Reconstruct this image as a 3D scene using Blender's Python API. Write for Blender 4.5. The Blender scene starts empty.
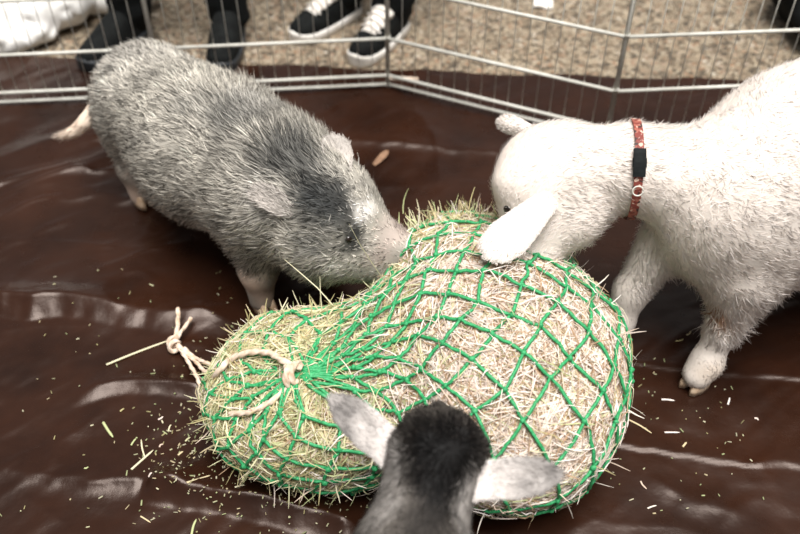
import bpy, math
import numpy as np
from mathutils import Vector

# ------------------------------------------------------------------ camera, sky, sun, exposure
scn = bpy.context.scene
COL = scn.collection
CAM_H, F_PX, PITCH = 1.4, 900.0, math.radians(45)
cam = bpy.data.cameras.new('camera')
cam.sensor_width = 36.0
cam.lens = F_PX / 800 * 36.0
cam_o = bpy.data.objects.new('camera', cam)
COL.objects.link(cam_o)
cam_o.location = (0, 0, CAM_H)
cam_o.rotation_euler = (math.pi / 2 - PITCH, 0, 0)
cam.dof.use_dof = True
cam.dof.focus_distance = 1.56
cam.dof.aperture_fstop = 2.3
scn.camera = cam_o

world = bpy.data.worlds.new('overcast_sky')
scn.world = world
world.use_nodes = True
bg = world.node_tree.nodes['Background']
bg.inputs['Color'].default_value = (0.95, 0.97, 1.0, 1)
bg.inputs['Strength'].default_value = 0.26

sun = bpy.data.lights.new('soft_sun', 'SUN')
sun.energy = 5.5
sun.angle = math.radians(42)
sun.color = (1.0, 0.975, 0.95)
sun_o = bpy.data.objects.new('soft_sun', sun)
COL.objects.link(sun_o)
sun_o.location = (0, 1.5, 6)
_sd = Vector((0.10, -0.14, 1.0)).normalized()
sun_o.rotation_euler = _sd.to_track_quat('Z', 'Y').to_euler()

vs = scn.view_settings
vs.view_transform = 'Standard'
vs.look = 'None'
vs.gamma = 1.0
vs.use_curve_mapping = False
vs.exposure = 0.25

# ------------------------------------------------------------------ helpers
rng = np.random.default_rng(7)
C45 = math.sqrt(0.5)

def A(*v): return np.array(v, float)
def nrm(v):
    v = np.asarray(v, float)
    return v / np.maximum(np.linalg.norm(v, axis=-1, keepdims=True), 1e-12)

def at(x, y, z=0.0):
    """ground plan position (at height z) of a spot read off the photograph"""
    u, v = (x - 400) / F_PX, (y - 267) / F_PX
    s = (CAM_H - z) / (1 + v)
    return A(u * s / C45, s * (1 - v), z)

def lin(r, g, b):
    c = np.array([r, g, b], float) / 255
    return np.where(c <= 0.04045, c / 12.92, ((c + 0.055) / 1.055) ** 2.4)

def hash3(i, j, k, seed=0):
    n = (i.astype(np.int64) * 374761393 + j.astype(np.int64) * 668265263 + k.astype(np.int64) * 2147483647 + seed * 144665) & 0xffffffff
    n = ((n ^ (n >> 13)) * 1274126177) & 0xffffffff
    n = ((n ^ (n >> 16)) * 2246822519) & 0xffffffff
    return ((n ^ (n >> 15)) & 0xffffff) / float(0xffffff)

def vnoise(P, scale, seed=0):
    """value noise in 0..1"""
    Q = np.asarray(P, float) / scale
    I = np.floor(Q).astype(np.int64)
    f = Q - I
    f = f * f * (3 - 2 * f)
    r = 0
    for dx in (0, 1):
        for dy in (0, 1):
            for dz in (0, 1):
                w = (f[:, 0] if dx else 1 - f[:, 0]) * (f[:, 1] if dy else 1 - f[:, 1]) * (f[:, 2] if dz else 1 - f[:, 2])
                r = r + w * hash3(I[:, 0] + dx, I[:, 1] + dy, I[:, 2] + dz, seed)
    return r

def sstep(a, b, x):
    t = np.clip((x - a) / (b - a), 0, 1)
    return t * t * (3 - 2 * t)

# --- objects
def tag(o, label=None, cat=None, group=None, kind=None):
    if label: o['label'] = label
    if cat: o['category'] = cat
    if group: o['group'] = group
    if kind: o['kind'] = kind
    return o

def empty(name, loc, label, cat, group=None):
    o = bpy.data.objects.new(name, None)
    COL.objects.link(o)
    o.location = loc
    o.empty_display_size = 0.05
    o['origin'] = [float(c) for c in loc]
    return tag(o, label, cat, group)

def mesh_obj(name, V, Fs, mat, parent=None, smooth=True, color=None, normals=None, origin=None):
    """V in world coordinates; children are stored relative to their thing's origin"""
    V = np.asarray(V, float)
    org = np.zeros(3)
    if parent is not None:
        org = np.array(parent['origin'], float)
    elif origin is not None:
        org = np.array(origin, float)
    me = bpy.data.meshes.new(name)
    if isinstance(Fs, np.ndarray):
        Fs = [Fs]
    n_l = [f.shape[1] for f in Fs for _ in range(len(f))] if isinstance(Fs[0], np.ndarray) else None
    if n_l is not None:
        me.vertices.add(len(V))
        me.vertices.foreach_set('co', (V - org).astype(np.float32).ravel())
        idx = np.concatenate([f.ravel() for f in Fs]).astype(np.int32)
        tot = np.array(n_l, np.int32)
        st = np.concatenate([[0], np.cumsum(tot)[:-1]]).astype(np.int32)
        me.loops.add(len(idx)); me.loops.foreach_set('vertex_index', idx)
        me.polygons.add(len(tot)); me.polygons.foreach_set('loop_start', st)
        me.update(calc_edges=True)
        me.validate()
    else:
        me.from_pydata([tuple(p) for p in (V - org)], [], Fs)
        me.update()
    if smooth:
        me.polygons.foreach_set('use_smooth', np.ones(len(me.polygons), bool))
    if color is not None:
        a = me.color_attributes.new('coat', 'FLOAT_COLOR', 'POINT')
        c4 = np.ones((len(V), 4), np.float32); c4[:, :3] = color
        a.data.foreach_set('color', c4.ravel())
    if normals is not None:
        me.normals_split_custom_set_from_vertices(nrm(normals).tolist())
    me.materials.append(mat)
    o = bpy.data.objects.new(name, me)
    COL.objects.link(o)
    if parent is not None:
        o.parent = parent
        o['origin'] = list(parent['origin'])
    else:
        o.location = org
        o['origin'] = [float(c) for c in org]
    return o

# --- materials
MATS = {}
def material(name, color=(0.5, 0.5, 0.5), rough=0.6, spec=0.5, metal=0.0, attr=None, vary=None, bump=None, translucent=0.0):
    if name in MATS: return MATS[name]
    m = bpy.data.materials.new(name); m.use_nodes = True
    nt = m.node_tree; N = nt.nodes; L = nt.links
    b = N['Principled BSDF']
    b.inputs['Base Color'].default_value = (*color, 1)
    b.inputs['Roughness'].default_value = rough
    b.inputs['Specular IOR Level'].default_value = spec
    b.inputs['Metallic'].default_value = metal
    src = None
    if attr:
        an = N.new('ShaderNodeAttribute'); an.attribute_name = attr
        src = an.outputs['Color']
    tc = N.new('ShaderNodeTexCoord')
    if vary:                                    # (scale, darker factor colour, detail)
        nz = N.new('ShaderNodeTexNoise'); nz.inputs['Scale'].default_value = vary[0]; nz.inputs['Detail'].default_value = 6
        L.new(tc.outputs['Object'], nz.inputs['Vector'])
        rp = N.new('ShaderNodeValToRGB')
        rp.color_ramp.elements[0].position = 0.32; rp.color_ramp.elements[1].position = 0.68
        rp.color_ramp.elements[0].color = (*vary[1], 1); rp.color_ramp.elements[1].color = (*vary[2], 1)
        L.new(nz.outputs['Fac'], rp.inputs['Fac'])
        if src is None: src = rp.outputs['Color']
        else:
            mx = N.new('ShaderNodeMix'); mx.data_type = 'RGBA'; mx.blend_type = 'MULTIPLY'; mx.inputs['Factor'].default_value = 1
            L.new(src, mx.inputs['A']); L.new(rp.outputs['Color'], mx.inputs['B']); src = mx.outputs['Result']
    if src is not None: L.new(src, b.inputs['Base Color'])
    if bump:
        nz2 = N.new('ShaderNodeTexNoise'); nz2.inputs['Scale'].default_value = bump[0]; nz2.inputs['Detail'].default_value = 5
        L.new(tc.outputs['Object'], nz2.inputs['Vector'])
        bp = N.new('ShaderNodeBump'); bp.inputs['Strength'].default_value = bump[1]; bp.inputs['Distance'].default_value = bump[2]
        L.new(nz2.outputs['Fac'], bp.inputs['Height']); L.new(bp.outputs['Normal'], b.inputs['Normal'])
    if translucent:
        tr = N.new('ShaderNodeBsdfTranslucent')
        if src is not None: L.new(src, tr.inputs['Color'])
        else: tr.inputs['Color'].default_value = (*color, 1)
        ms = N.new('ShaderNodeMixShader'); ms.inputs['Fac'].default_value = translucent
        L.new(b.outputs['BSDF'], ms.inputs[1]); L.new(tr.outputs['BSDF'], ms.inputs[2])
        L.new(ms.outputs['Shader'], N['Material Output'].inputs['Surface'])
    MATS[name] = m
    return m

# --- curves and tubes
def catmull(pts, n=10):
    P = np.asarray(pts, float)
    P = np.vstack([2 * P[0] - P[1], P, 2 * P[-1] - P[-2]])
    out = []
    for i in range(1, len(P) - 2):
        t = np.linspace(0, 1, n, endpoint=False)[:, None]
        a, b, c, d = P[i - 1], P[i], P[i + 1], P[i + 2]
        out.append(0.5 * (2 * b + (c - a) * t + (2 * a - 5 * b + 4 * c - d) * t ** 2 + (3 * b - a - 3 * c + d) * t ** 3))
    out.append(P[-2][None])
    return np.vstack(out)

def tube(P, r, sides=6, lobes=0, pitch=0.02, flat=1.0):
    """closed tube along P; lobes > 0 gives a laid rope of twisted strands"""
    P = np.asarray(P, float); n = len(P)
    r = np.broadcast_to(np.asarray(r, float), (n,))
    T = nrm(np.gradient(P, axis=0))
    u = np.zeros_like(P)
    ref = A(0, 0, 1) if abs(T[0][2]) < 0.9 else A(1, 0, 0)
    u[0] = nrm(np.cross(np.cross(T[0], ref), T[0]))
    for i in range(1, n):
        w = u[i - 1] - T[i] * np.dot(u[i - 1], T[i]); u[i] = nrm(w)
    w = np.cross(T, u)
    s = np.concatenate([[0], np.cumsum(np.linalg.norm(np.diff(P, axis=0), axis=1))])
    ang = np.linspace(0, 2 * np.pi, sides, endpoint=False)
    V = []
    for i in range(n):
        rad = r[i] * np.ones(sides)
        if lobes: rad = r[i] * (1 + 0.22 * np.cos(lobes * (ang - s[i] / pitch * 2 * np.pi / lobes)))
        V.append(P[i] + (np.cos(ang) * rad)[:, None] * w[i] + (np.sin(ang) * rad * flat)[:, None] * u[i])
    V = np.vstack(V)
    F = []
    for i in range(n - 1):
        for k in range(sides):
            k2 = (k + 1) % sides
            F.append((i * sides + k, i * sides + k2, (i + 1) * sides + k2, (i + 1) * sides + k))
    F.append(tuple(range(sides))[::-1]); F.append(tuple((n - 1) * sides + k for k in range(sides)))
    return V, F

def join(parts):
    V, F, o = [], [], 0
    for v, f in parts:
        V.append(np.asarray(v)); F += [tuple(int(i) + o for i in q) for q in f]; o += len(v)
    return np.vstack(V), F

def ball(c, r, nu=8, nv=6, R=None):
    c = np.asarray(c, float); r = np.broadcast_to(np.asarray(r, float), (3,))
    V = [A(0, 0, 1)]
    for j in range(1, nv):
        th = np.pi * j / nv
        for i in range(nu):
            ph = 2 * np.pi * i / nu
            V.append(A(math.sin(th) * math.cos(ph), math.sin(th) * math.sin(ph), math.cos(th)))
    V.append(A(0, 0, -1)); V = np.array(V) * r
    if R is not None: V = V @ R
    F = [(0, 1 + i, 1 + (i + 1) % nu) for i in range(nu)]
    for j in range(nv - 2):
        for i in range(nu):
            a = 1 + j * nu + i; b = 1 + j * nu + (i + 1) % nu
            F.append((a, a + nu, b + nu, b))
    l = len(V) - 1; o = 1 + (nv - 2) * nu
    F += [(l, o + (i + 1) % nu, o + i) for i in range(nu)]
    return V + c, F

# --- signed distance modelling (one continuous skin for bodies)
def frame(fwd, up=(0, 0, 1)):
    f = nrm(fwd); s = nrm(np.cross(f, np.asarray(up, float))); u = np.cross(s, f)
    return np.array([f, s, u])                 # rows

def rc(a, b, ra, rb, k=0.03): return ('rc', np.asarray(a, float), np.asarray(b, float), ra, rb, k)
def el(c, r, fwd=(1, 0, 0), up=(0, 0, 1), k=0.03): return ('el', np.asarray(c, float), np.asarray(r, float), frame(fwd, up), k)

def d_prim(p, P):
    if p[0] == 'rc':
        _, a, b, ra, rb, _k = p
        ab = b - a
        t = np.clip(((P - a) @ ab) / (ab @ ab), 0, 1)
        return np.linalg.norm(P - a - t[:, None] * ab, axis=1) - (ra + (rb - ra) * t)
    _, c, r, R, _k = p
    q = (P - c) @ R.T
    k0 = np.linalg.norm(q / r, axis=1); k1 = np.linalg.norm(q / r ** 2, axis=1)
    return k0 * (k0 - 1) / np.maximum(k1, 1e-9)

def sdf(prims):
    def f(P):
        d = None
        for p in prims:
            e = d_prim(p, P); k = p[-1]
            if d is None: d = e
            else:
                h = np.maximum(k - np.abs(d - e), 0) / k
                d = np.minimum(d, e) - h * h * k * 0.25
        return d
    return f

def grad(f, P, e=0.0015):
    g = np.stack([f(P + e * np.eye(3)[i]) - f(P - e * np.eye(3)[i]) for i in range(3)], 1)
    return nrm(g)

def hit(f, x, y, off=0.0):
    """where the line of sight through a spot of the photograph first meets a solid"""
    e = A(0, 0, CAM_H); d = nrm(at(x, y, 0) - e); t = 0.5
    for _ in range(200):
        v = f((e + d * t)[None])[0]
        if v < 0.0008 or t > 4: break
        t += max(v * 0.7, 0.0008)
    p = e + d * t
    return p + grad(f, p[None])[0] * off

def project(f, P, n=2):
    for _ in range(n):
        P = P - f(P)[:, None] * grad(f, P)
    return P

def polygonise(f, lo, hi, h):
    lo = np.asarray(lo, float); n = np.ceil((np.asarray(hi) - lo) / h).astype(int) + 1
    ax = [lo[i] + h * np.arange(n[i]) for i in range(3)]
    G = np.stack(np.meshgrid(*ax, indexing='ij'), -1)
    F = f(G.reshape(-1, 3)).reshape(n)
    S = F < 0
    c = np.zeros(n - 1, int)
    for dx in (0, 1):
        for dy in (0, 1):
            for dz in (0, 1):
                c += S[dx:n[0] - 1 + dx, dy:n[1] - 1 + dy, dz:n[2] - 1 + dz]
    act = (c > 0) & (c < 8)
    idx = -np.ones(n - 1, int); idx[act] = np.arange(act.sum())
    ci = np.argwhere(act)
    acc = np.zeros((len(ci), 3)); cnt = np.zeros(len(ci))
    for axis in range(3):
        o1, o2 = [i for i in range(3) if i != axis]
        for a in (0, 1):
            for b in (0, 1):
                p = ci.copy(); p[:, o1] += a; p[:, o2] += b
                q = p.copy(); q[:, axis] += 1
                fp = F[p[:, 0], p[:, 1], p[:, 2]]; fq = F[q[:, 0], q[:, 1], q[:, 2]]
                m = (fp < 0) != (fq < 0)
                t = np.where(m, fp / np.where(fp == fq, 1, fp - fq), 0)
                pos = p.astype(float); pos[:, axis] += t
                acc[m] += pos[m]; cnt[m] += 1
    V = lo + h * acc / cnt[:, None]
    quads = []
    for axis in range(3):
        o1, o2 = (axis + 1) % 3, (axis + 2) % 3
        sl0 = [slice(None)] * 3; sl1 = [slice(None)] * 3
        sl0[axis] = slice(0, -1); sl1[axis] = slice(1, None)
        e = np.argwhere(S[tuple(sl0)] != S[tuple(sl1)])
        e = e[(e[:, o1] > 0) & (e[:, o2] > 0) & (e[:, o1] < n[o1] - 1) & (e[:, o2] < n[o2] - 1)]
        def g(a, b):
            q = e.copy(); q[:, o1] -= a; q[:, o2] -= b
            return idx[q[:, 0], q[:, 1], q[:, 2]]
        Q = np.stack([g(1, 1), g(0, 1), g(0, 0), g(1, 0)], 1)
        inside = S[e[:, 0], e[:, 1], e[:, 2]]
        Q[~inside] = Q[~inside][:, ::-1]
        quads.append(Q[(Q >= 0).all(1)])
    return project(f, V), np.vstack(quads)

def sample(V, Q, n, dens=None):
    """n random points on a quad mesh"""
    T = np.vstack([Q[:, [0, 1, 2]], Q[:, [0, 2, 3]]]) if Q.shape[1] == 4 else Q
    a, b, c = V[T[:, 0]], V[T[:, 1]], V[T[:, 2]]
    ar = np.linalg.norm(np.cross(b - a, c - a), axis=1)
    if dens is not None: ar = ar * dens((a + b + c) / 3)
    k = rng.choice(len(T), n, p=ar / ar.sum())
    r1 = np.sqrt(rng.random(n))[:, None]; r2 = rng.random(n)[:, None]
    return a[k] * (1 - r1) + b[k] * r1 * (1 - r2) + c[k] * r1 * r2

def blades(P0, Nn, Tn, L, W, col, lift, curl, root=-0.002):
    """hairs as slim tapered blades: root, two bends, tip -> V, faces, colours, normals"""
    n = len(P0)
    side = nrm(np.cross(Nn, Tn))
    L = L[:, None]; W = W[:, None]; lift = lift[:, None]; curl = curl[:, None]
    d0 = nrm(Tn + Nn * lift); d1 = nrm(Tn + Nn * (lift - curl))
    p0 = P0 + Nn * root; p1 = p0 + d0 * L * 0.5; p2 = p1 + d1 * L * 0.5
    V = np.stack([p0 - side * W, p0 + side * W, p1 - side * W * 0.75, p1 + side * W * 0.75, p2], 1).reshape(-1, 3)
    b = (np.arange(n) * 5)[:, None]
    F4 = b + np.array([[0, 2, 3, 1]]); F3 = b + np.array([[2, 4, 3]])
    NN = np.repeat(nrm(Nn + 0.35 * d1 + 0.30 * side * rng.normal(0, 1, (n, 1))), 5, axis=0)
    return V, [F4, F3], np.repeat(col, 5, axis=0), NN

def fur(name, f, V, Q, n, groom, length, colour, parent, mat, width=0.0009, lift=0.35, curl=0.3, tuft=0.35, dens=None, jit=0.22, label=None, vary=0.28):
    P = sample(V, Q, n, dens); P = project(f, P, 1); Nn = grad(f, P)
    G = groom(P)
    tf = np.stack([vnoise(P, 0.022, 11 + i) - 0.5 for i in range(3)], 1) * 2 * tuft
    G = nrm(G) + tf + rng.normal(0, jit, (n, 3))
    T = nrm(G - Nn * (G * Nn).sum(1, keepdims=True))
    L = length(P) * rng.uniform(0.65, 1.25, n)
    c = colour(P + rng.normal(0, 0.007, P.shape)) * rng.uniform(1 - vary, 1 + vary * 0.7, (n, 1))
    lf = lift + 0.35 * (vnoise(P, 0.016, 5) - 0.5) + rng.normal(0, 0.1, n)
    v, fs, cc, nn = blades(P, Nn, T, L, width * rng.uniform(0.7, 1.3, n), c, lf, np.full(n, curl))
    v[:, 2] = np.maximum(v[:, 2], 0.002)
    o = mesh_obj(name, v, fs, mat, parent, color=cc, normals=nn)
    tag(o, label, kind='stuff')
    return o

def ear_mesh(base, tip, side, width, cup=0.3, thick=0.004, droop=0.0, nu=14, nv=9, prof=None):
    """leaf-shaped cupped ear with real thickness; side = the way its broad face looks"""
    base, tip, side = map(lambda q: np.asarray(q, float), (base, tip, side))
    ax = tip - base; L = np.linalg.norm(ax); a = ax / L
    s = nrm(np.cross(a, side)); nn = np.cross(s, a)
    if prof is None: prof = lambda t: np.clip((0.62 + 0.55 * t) * np.sqrt(np.clip(1 - ((t - 0.45) / 0.56) ** 2, 0, 1) * 0.75 + 0.25 * (1 - t)), 0.04, 2)
    out, inn = [], []
    for i in range(nu + 1):
        t = i / nu; w = width * float(prof(t))
        if i == nu: w = width * 0.12
        for j in range(nv):
            q = -1 + 2 * j / (nv - 1)
            p = base + ax * t + s * w * q + nn * (cup * w * (q * q) - cup * w * 0.5) + A(0, 0, -droop) * L * t * t
            th = thick * (1 - 0.75 * abs(q) ** 3) * (1 - 0.6 * t)
            out.append(p - nn * th); inn.append(p + nn * th)
    V = np.vstack([out, inn]); m = (nu + 1) * nv; F = []
    for i in range(nu):
        for j in range(nv - 1):
            k = i * nv + j
            F.append((k, k + 1, k + nv + 1, k + nv)); F.append((m + k, m + k + nv, m + k + nv + 1, m + k + 1))
    for i in range(nu):
        for j in (0, nv - 1):
            k = i * nv + j
            q = (k, k + nv, m + k + nv, m + k); F.append(q if j == 0 else q[::-1])
    for j in range(nv - 1):
        for i in (0, nu):
            k = i * nv + j
            q = (k, m + k, m + k + 1, k + 1); F.append(q if i == 0 else q[::-1])
    return V, np.array(F), (base, a, s, nn, L)

def ear_fur(V, Q, fr, n, L, col, parent, mat, width=0.0007, lift=0.15):
    base, a, s, nn, LL = fr
    P = sample(V, Q, n)
    # local normals from nearest mid-surface side
    T3 = np.vstack([Q[:, [0, 1, 2]], Q[:, [0, 2, 3]]])
    ctr = V.mean(0)
    rel = P - base; t = rel @ a
    off = (rel @ nn)
    half = len(V) // 2
    mid = (V[:half] + V[half:]) / 2
    d = ((P[:, None, :] - mid[None]) ** 2).sum(2); k = d.argmin(1)
    sg = np.sign(((P - mid[k]) @ nn)); sg[sg == 0] = 1
    Nn = nrm(sg[:, None] * nn + 0.3 * rng.normal(0, 1, (n, 3)))
    q = (rel @ s)[:, None]
    G = a + s * q * 4 + rng.normal(0, 0.25, (n, 3))
    T = nrm(G - Nn * (G * Nn).sum(1, keepdims=True))
    c = col(P) * rng.uniform(0.75, 1.15, (n, 1))
    v, fs, cc, nm = blades(P, Nn, T, L * rng.uniform(0.6, 1.2, n), np.full(n, width), c, np.full(n, lift), np.full(n, 0.15), root=0)
    o = mesh_obj('ear_hair', v, fs, mat, parent, color=cc, normals=nm)
    tag(o, kind='stuff')

# ------------------------------------------------------------------ materials
def concrete_material():
    m = bpy.data.materials.new('exposed_aggregate_concrete'); m.use_nodes = True
    nt = m.node_tree; N = nt.nodes; L = nt.links; b = N['Principled BSDF']
    tc = N.new('ShaderNodeTexCoord')
    vo = N.new('ShaderNodeTexVoronoi'); vo.inputs['Scale'].default_value = 92
    vo2 = N.new('ShaderNodeTexVoronoi'); vo2.feature = 'DISTANCE_TO_EDGE'; vo2.inputs['Scale'].default_value = 92
    nz = N.new('ShaderNodeTexNoise'); nz.inputs['Scale'].default_value = 9; nz.inputs['Detail'].default_value = 6
    L.new(tc.outputs['Object'], vo.inputs['Vector']); L.new(tc.outputs['Object'], vo2.inputs['Vector']); L.new(tc.outputs['Object'], nz.inputs['Vector'])
    sp = N.new('ShaderNodeSeparateColor'); L.new(vo.outputs['Color'], sp.inputs['Color'])
    rp = N.new('ShaderNodeValToRGB'); cr = rp.color_ramp
    cr.interpolation = 'LINEAR'
    pts = [(0.0, lin(58, 52, 44)), (0.2, lin(80, 70, 58)), (0.3, lin(140, 122, 100)), (0.5, lin(178, 160, 134)), (0.75, lin(196, 182, 158)), (0.9, lin(165, 128, 98)), (1.0, lin(214, 204, 186))]
    while len(cr.elements) < len(pts): cr.elements.new(0.5)
    for e, (p, c) in zip(cr.elements, pts): e.position = p; e.color = (*c, 1)
    L.new(sp.outputs['Red'], rp.inputs['Fac'])
    mp = N.new('ShaderNodeMapRange'); mp.inputs['From Max'].default_value = 0.18; mp.inputs['To Min'].default_value = 0.0
    L.new(vo2.outputs['Distance'], mp.inputs['Value'])
    mx = N.new('ShaderNodeMix'); mx.data_type = 'RGBA'
    L.new(mp.outputs['Result'], mx.inputs['Factor']); mx.inputs['A'].default_value = (*lin(128, 112, 90), 1); L.new(rp.outputs['Color'], mx.inputs['B'])
    m2 = N.new('ShaderNodeMix'); m2.data_type = 'RGBA'; m2.blend_type = 'MULTIPLY'; m2.inputs['Factor'].default_value = 0.6
    L.new(mx.outputs['Result'], m2.inputs['A']); L.new(nz.outputs['Fac'], m2.inputs['B'])
    L.new(m2.outputs['Result'], b.inputs['Base Color']); b.inputs['Roughness'].default_value = 0.85
    bp = N.new('ShaderNodeBump'); bp.inputs['Strength'].default_value = 0.6; bp.inputs['Distance'].default_value = 0.004
    L.new(mp.outputs['Result'], bp.inputs['Height']); L.new(bp.outputs['Normal'], b.inputs['Normal'])
    return m

def tarp_material():
    m = bpy.data.materials.new('brown_plastic_sheet'); m.use_nodes = True
    nt = m.node_tree; N = nt.nodes; L = nt.links; b = N['Principled BSDF']
    tc = N.new('ShaderNodeTexCoord')
    nz = N.new('ShaderNodeTexNoise'); nz.inputs['Scale'].default_value = 5; nz.inputs['Detail'].default_value = 8; nz.inputs['Roughness'].default_value = 0.6
    L.new(tc.outputs['Object'], nz.inputs['Vector'])
    rp = N.new('ShaderNodeValToRGB'); rp.color_ramp.elements[0].position = 0.3; rp.color_ramp.elements[1].position = 0.75
    rp.color_ramp.elements[0].color = (*lin(27, 12, 6), 1); rp.color_ramp.elements[1].color = (*lin(50, 27, 16), 1)
    L.new(nz.outputs['Fac'], rp.inputs['Fac']); L.new(rp.outputs['Color'], b.inputs['Base Color'])
    # scuffed gloss
    nr = N.new('ShaderNodeTexNoise'); nr.inputs['Scale'].default_value = 14; nr.inputs['Detail'].default_value = 6
    L.new(tc.outputs['Object'], nr.inputs['Vector'])
    mr = N.new('ShaderNodeMapRange'); mr.inputs['To Min'].default_value = 0.20; mr.inputs['To Max'].default_value = 0.38
    L.new(nr.outputs['Fac'], mr.inputs['Value']); L.new(mr.outputs['Result'], b.inputs['Roughness'])
    b.inputs['Specular IOR Level'].default_value = 0.40
    b.inputs['Specular Tint'].default_value = (1.0, 0.86, 0.78, 1)
    nb = N.new('ShaderNodeTexNoise'); nb.inputs['Scale'].default_value = 45; nb.inputs['Detail'].default_value = 4
    L.new(tc.outputs['Object'], nb.inputs['Vector'])
    bp = N.new('ShaderNodeBump'); bp.inputs['Strength'].default_value = 0.25; bp.inputs['Distance'].default_value = 0.003
    L.new(nb.outputs['Fac'], bp.inputs['Height']); L.new(bp.outputs['Normal'], b.inputs['Normal'])
    return m

M_FUR = material('animal_hair', rough=0.6, spec=0.14, attr='coat', translucent=0.12)
M_SKIN = material('animal_skin', rough=0.7, spec=0.2, attr='coat', bump=(160, 0.3, 0.002))
M_HAY = material('dry_hay', rough=0.65, spec=0.25, attr='coat', translucent=0.25)
M_EYE = material('wet_dark_eye', color=lin(22, 16, 12), rough=0.12, vary=(60, lin(14, 10, 8), lin(34, 24, 16)))
M_HOOF = material('horn_hoof', color=lin(200, 172, 140), rough=0.5, vary=(70, lin(176, 142, 110), lin(220, 196, 168)))
M_NET = material('green_twine', rough=0.5, spec=0.35, vary=(220, lin(24, 126, 70), lin(70, 172, 112)), bump=(500, 0.4, 0.001))
M_ROPE = material('cotton_rope', rough=0.8, spec=0.15, vary=(90, lin(196, 168, 142), lin(232, 214, 196)), bump=(600, 0.4, 0.001))
M_WIRE = material('galvanised_wire', rough=0.4, spec=0.5, metal=0.0, vary=(30, lin(200, 197, 186), lin(226, 224, 214)))

# ------------------------------------------------------------------ setting: concrete and tarp
gx = np.array([[-9, -4, 0], [9, -4, 0], [9, 14, 0], [-9, 14, 0]], float)
ground = mesh_obj('floor', gx - A(0, 0, 0.018), [(0, 1, 2, 3)], concrete_material(), smooth=False)
tag(ground, 'pebbled exposed aggregate concrete paving beyond the wire pen', kind='structure')

def polyline_dist(X, Y, pts):
    """signed distance across (positive on the camera's side), position along 0..1, falloff past the ends"""
    best = np.full(X.shape, 9.0); sg = np.zeros(X.shape); al = np.zeros(X.shape)
    pts = [np.asarray(p)[:2] for p in pts]; n = len(pts) - 1
    for i in range(n):
        a, b = pts[i], pts[i + 1]; d = b - a; l2 = d @ d
        t = ((X - a[0]) * d[0] + (Y - a[1]) * d[1]) / l2
        tc_ = np.clip(t, 0, 1)
        dx, dy = X - a[0] - tc_ * d[0], Y - a[1] - tc_ * d[1]
        dist = np.hypot(dx, dy); s = np.where(d[0] * dy - d[1] * dx > 0, -1.0, 1.0)
        m = dist < best
        best = np.where(m, dist, best); sg = np.where(m, s, sg); al = np.where(m, (i + tc_) / n, al)
    return best * sg, al

def tarp_height(X, Y):
    sh = X.shape
    P = np.stack([X.ravel(), Y.ravel(), np.zeros(X.size)], 1)
    # broad soft undulation, stronger in the rumpled far left corner
    rum = sstep(-0.15, -0.55, X) * sstep(1.25, 1.6, Y) * sstep(2.02, 1.8, Y)
    warp = np.stack([vnoise(P, 0.2, 3), vnoise(P, 0.2, 4), 0 * P[:, 0]], 1) * 0.14
    Pw = (P + warp)
    rot = np.stack([Pw[:, 0] * 0.8 + Pw[:, 1] * 0.6, (-Pw[:, 0] * 0.6 + Pw[:, 1] * 0.8) * 2.2, 0 * P[:, 0]], 1)
    h = (vnoise(P, 0.30, 1).reshape(sh)) * 0.007 + vnoise(rot, 0.16, 2).reshape(sh) * (0.004 + 0.016 * rum)
    rid = 1 - np.abs(2 * vnoise(rot, 0.11, 6).reshape(sh) - 1)
    h += rid ** 3 * (0.0008 + 0.004 * rum)
    rid2 = 1 - np.abs(2 * vnoise(P + warp * 0.5, 0.23, 8).reshape(sh) - 1)
    h += rid2 ** 8 * 0.003
    h += vnoise(rot, 0.05, 12).reshape(sh) * 0.0022
    def fold(pts, ht, front, back, fade=0.12, dip=0.0, pw=2.2):
        nonlocal h
        wob = (vnoise(P, 0.07, 21).reshape(sh) - 0.5) * 0.016 + (vnoise(P, 0.022, 23).reshape(sh) - 0.5) * 0.006
        d, al = polyline_dist(X, Y, [at(*q) for q in pts])
        d = d + wob
        e = sstep(0, fade, al) * sstep(1, 1 - fade, al)
        prof = np.where(d < 0, np.exp(-np.abs(d / back) ** 1.3), np.clip(1 - d / (front * 1.5), 0, 1) ** pw)
        e = e * (0.55 + 0.9 * vnoise(P, 0.13, 22).reshape(sh))
        h = h + ht * e * prof - dip * e * np.exp(-((d - front * 1.2) / (front * 0.5)) ** 2)
    fold([(-160, 296), (0, 302), (60, 300), (120, 308), (245, 320)], 0.024, 0.034, 0.05, 0.1, pw=1.25)
    fold([(60, 392), (130, 383), (170, 384), (225, 392)], 0.014, 0.022, 0.03, 0.2, pw=1.25)
    fold([(-120, 452), (0, 468), (90, 483), (150, 484)], 0.010, 0.030, 0.05, 0.08)
    fold([(140, 486), (200, 489), (270, 503), (370, 532)], 0.026, 0.026, 0.03, 0.1, pw=1.2)
    fold([(560, 355), (640, 362), (720, 371), (900, 385)], 0.0042, 0.0065, 0.03, 0.06)
    fold([(590, 440), (660, 449), (740, 461), (920, 482)], 0.0034, 0.0055, 0.03, 0.06)
    fold([(300, 138), (400, 141), (470, 150), (560, 156)], 0.007, 0.022, 0.05, 0.2)
    fold([(-60, 196), (60, 186), (150, 205), (260, 250)], 0.008, 0.05, 0.06, 0.2)
    fold([(150, 505), (205, 460), (275, 405)], 0.009, 0.028, 0.02, 0.3)
    fold([(40, 480), (60, 440), (120, 395)], 0.006, 0.03, 0.02, 0.3)
    fold([(640, 470), (690, 500), (760, 520)], 0.005, 0.03, 0.03, 0.3)
    return h

tx = np.linspace(-1.75, 1.75, 560); ty = np.linspace(-0.75, 2.2, 520)
TX, TY = np.meshgrid(tx, ty, indexing='ij')
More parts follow.
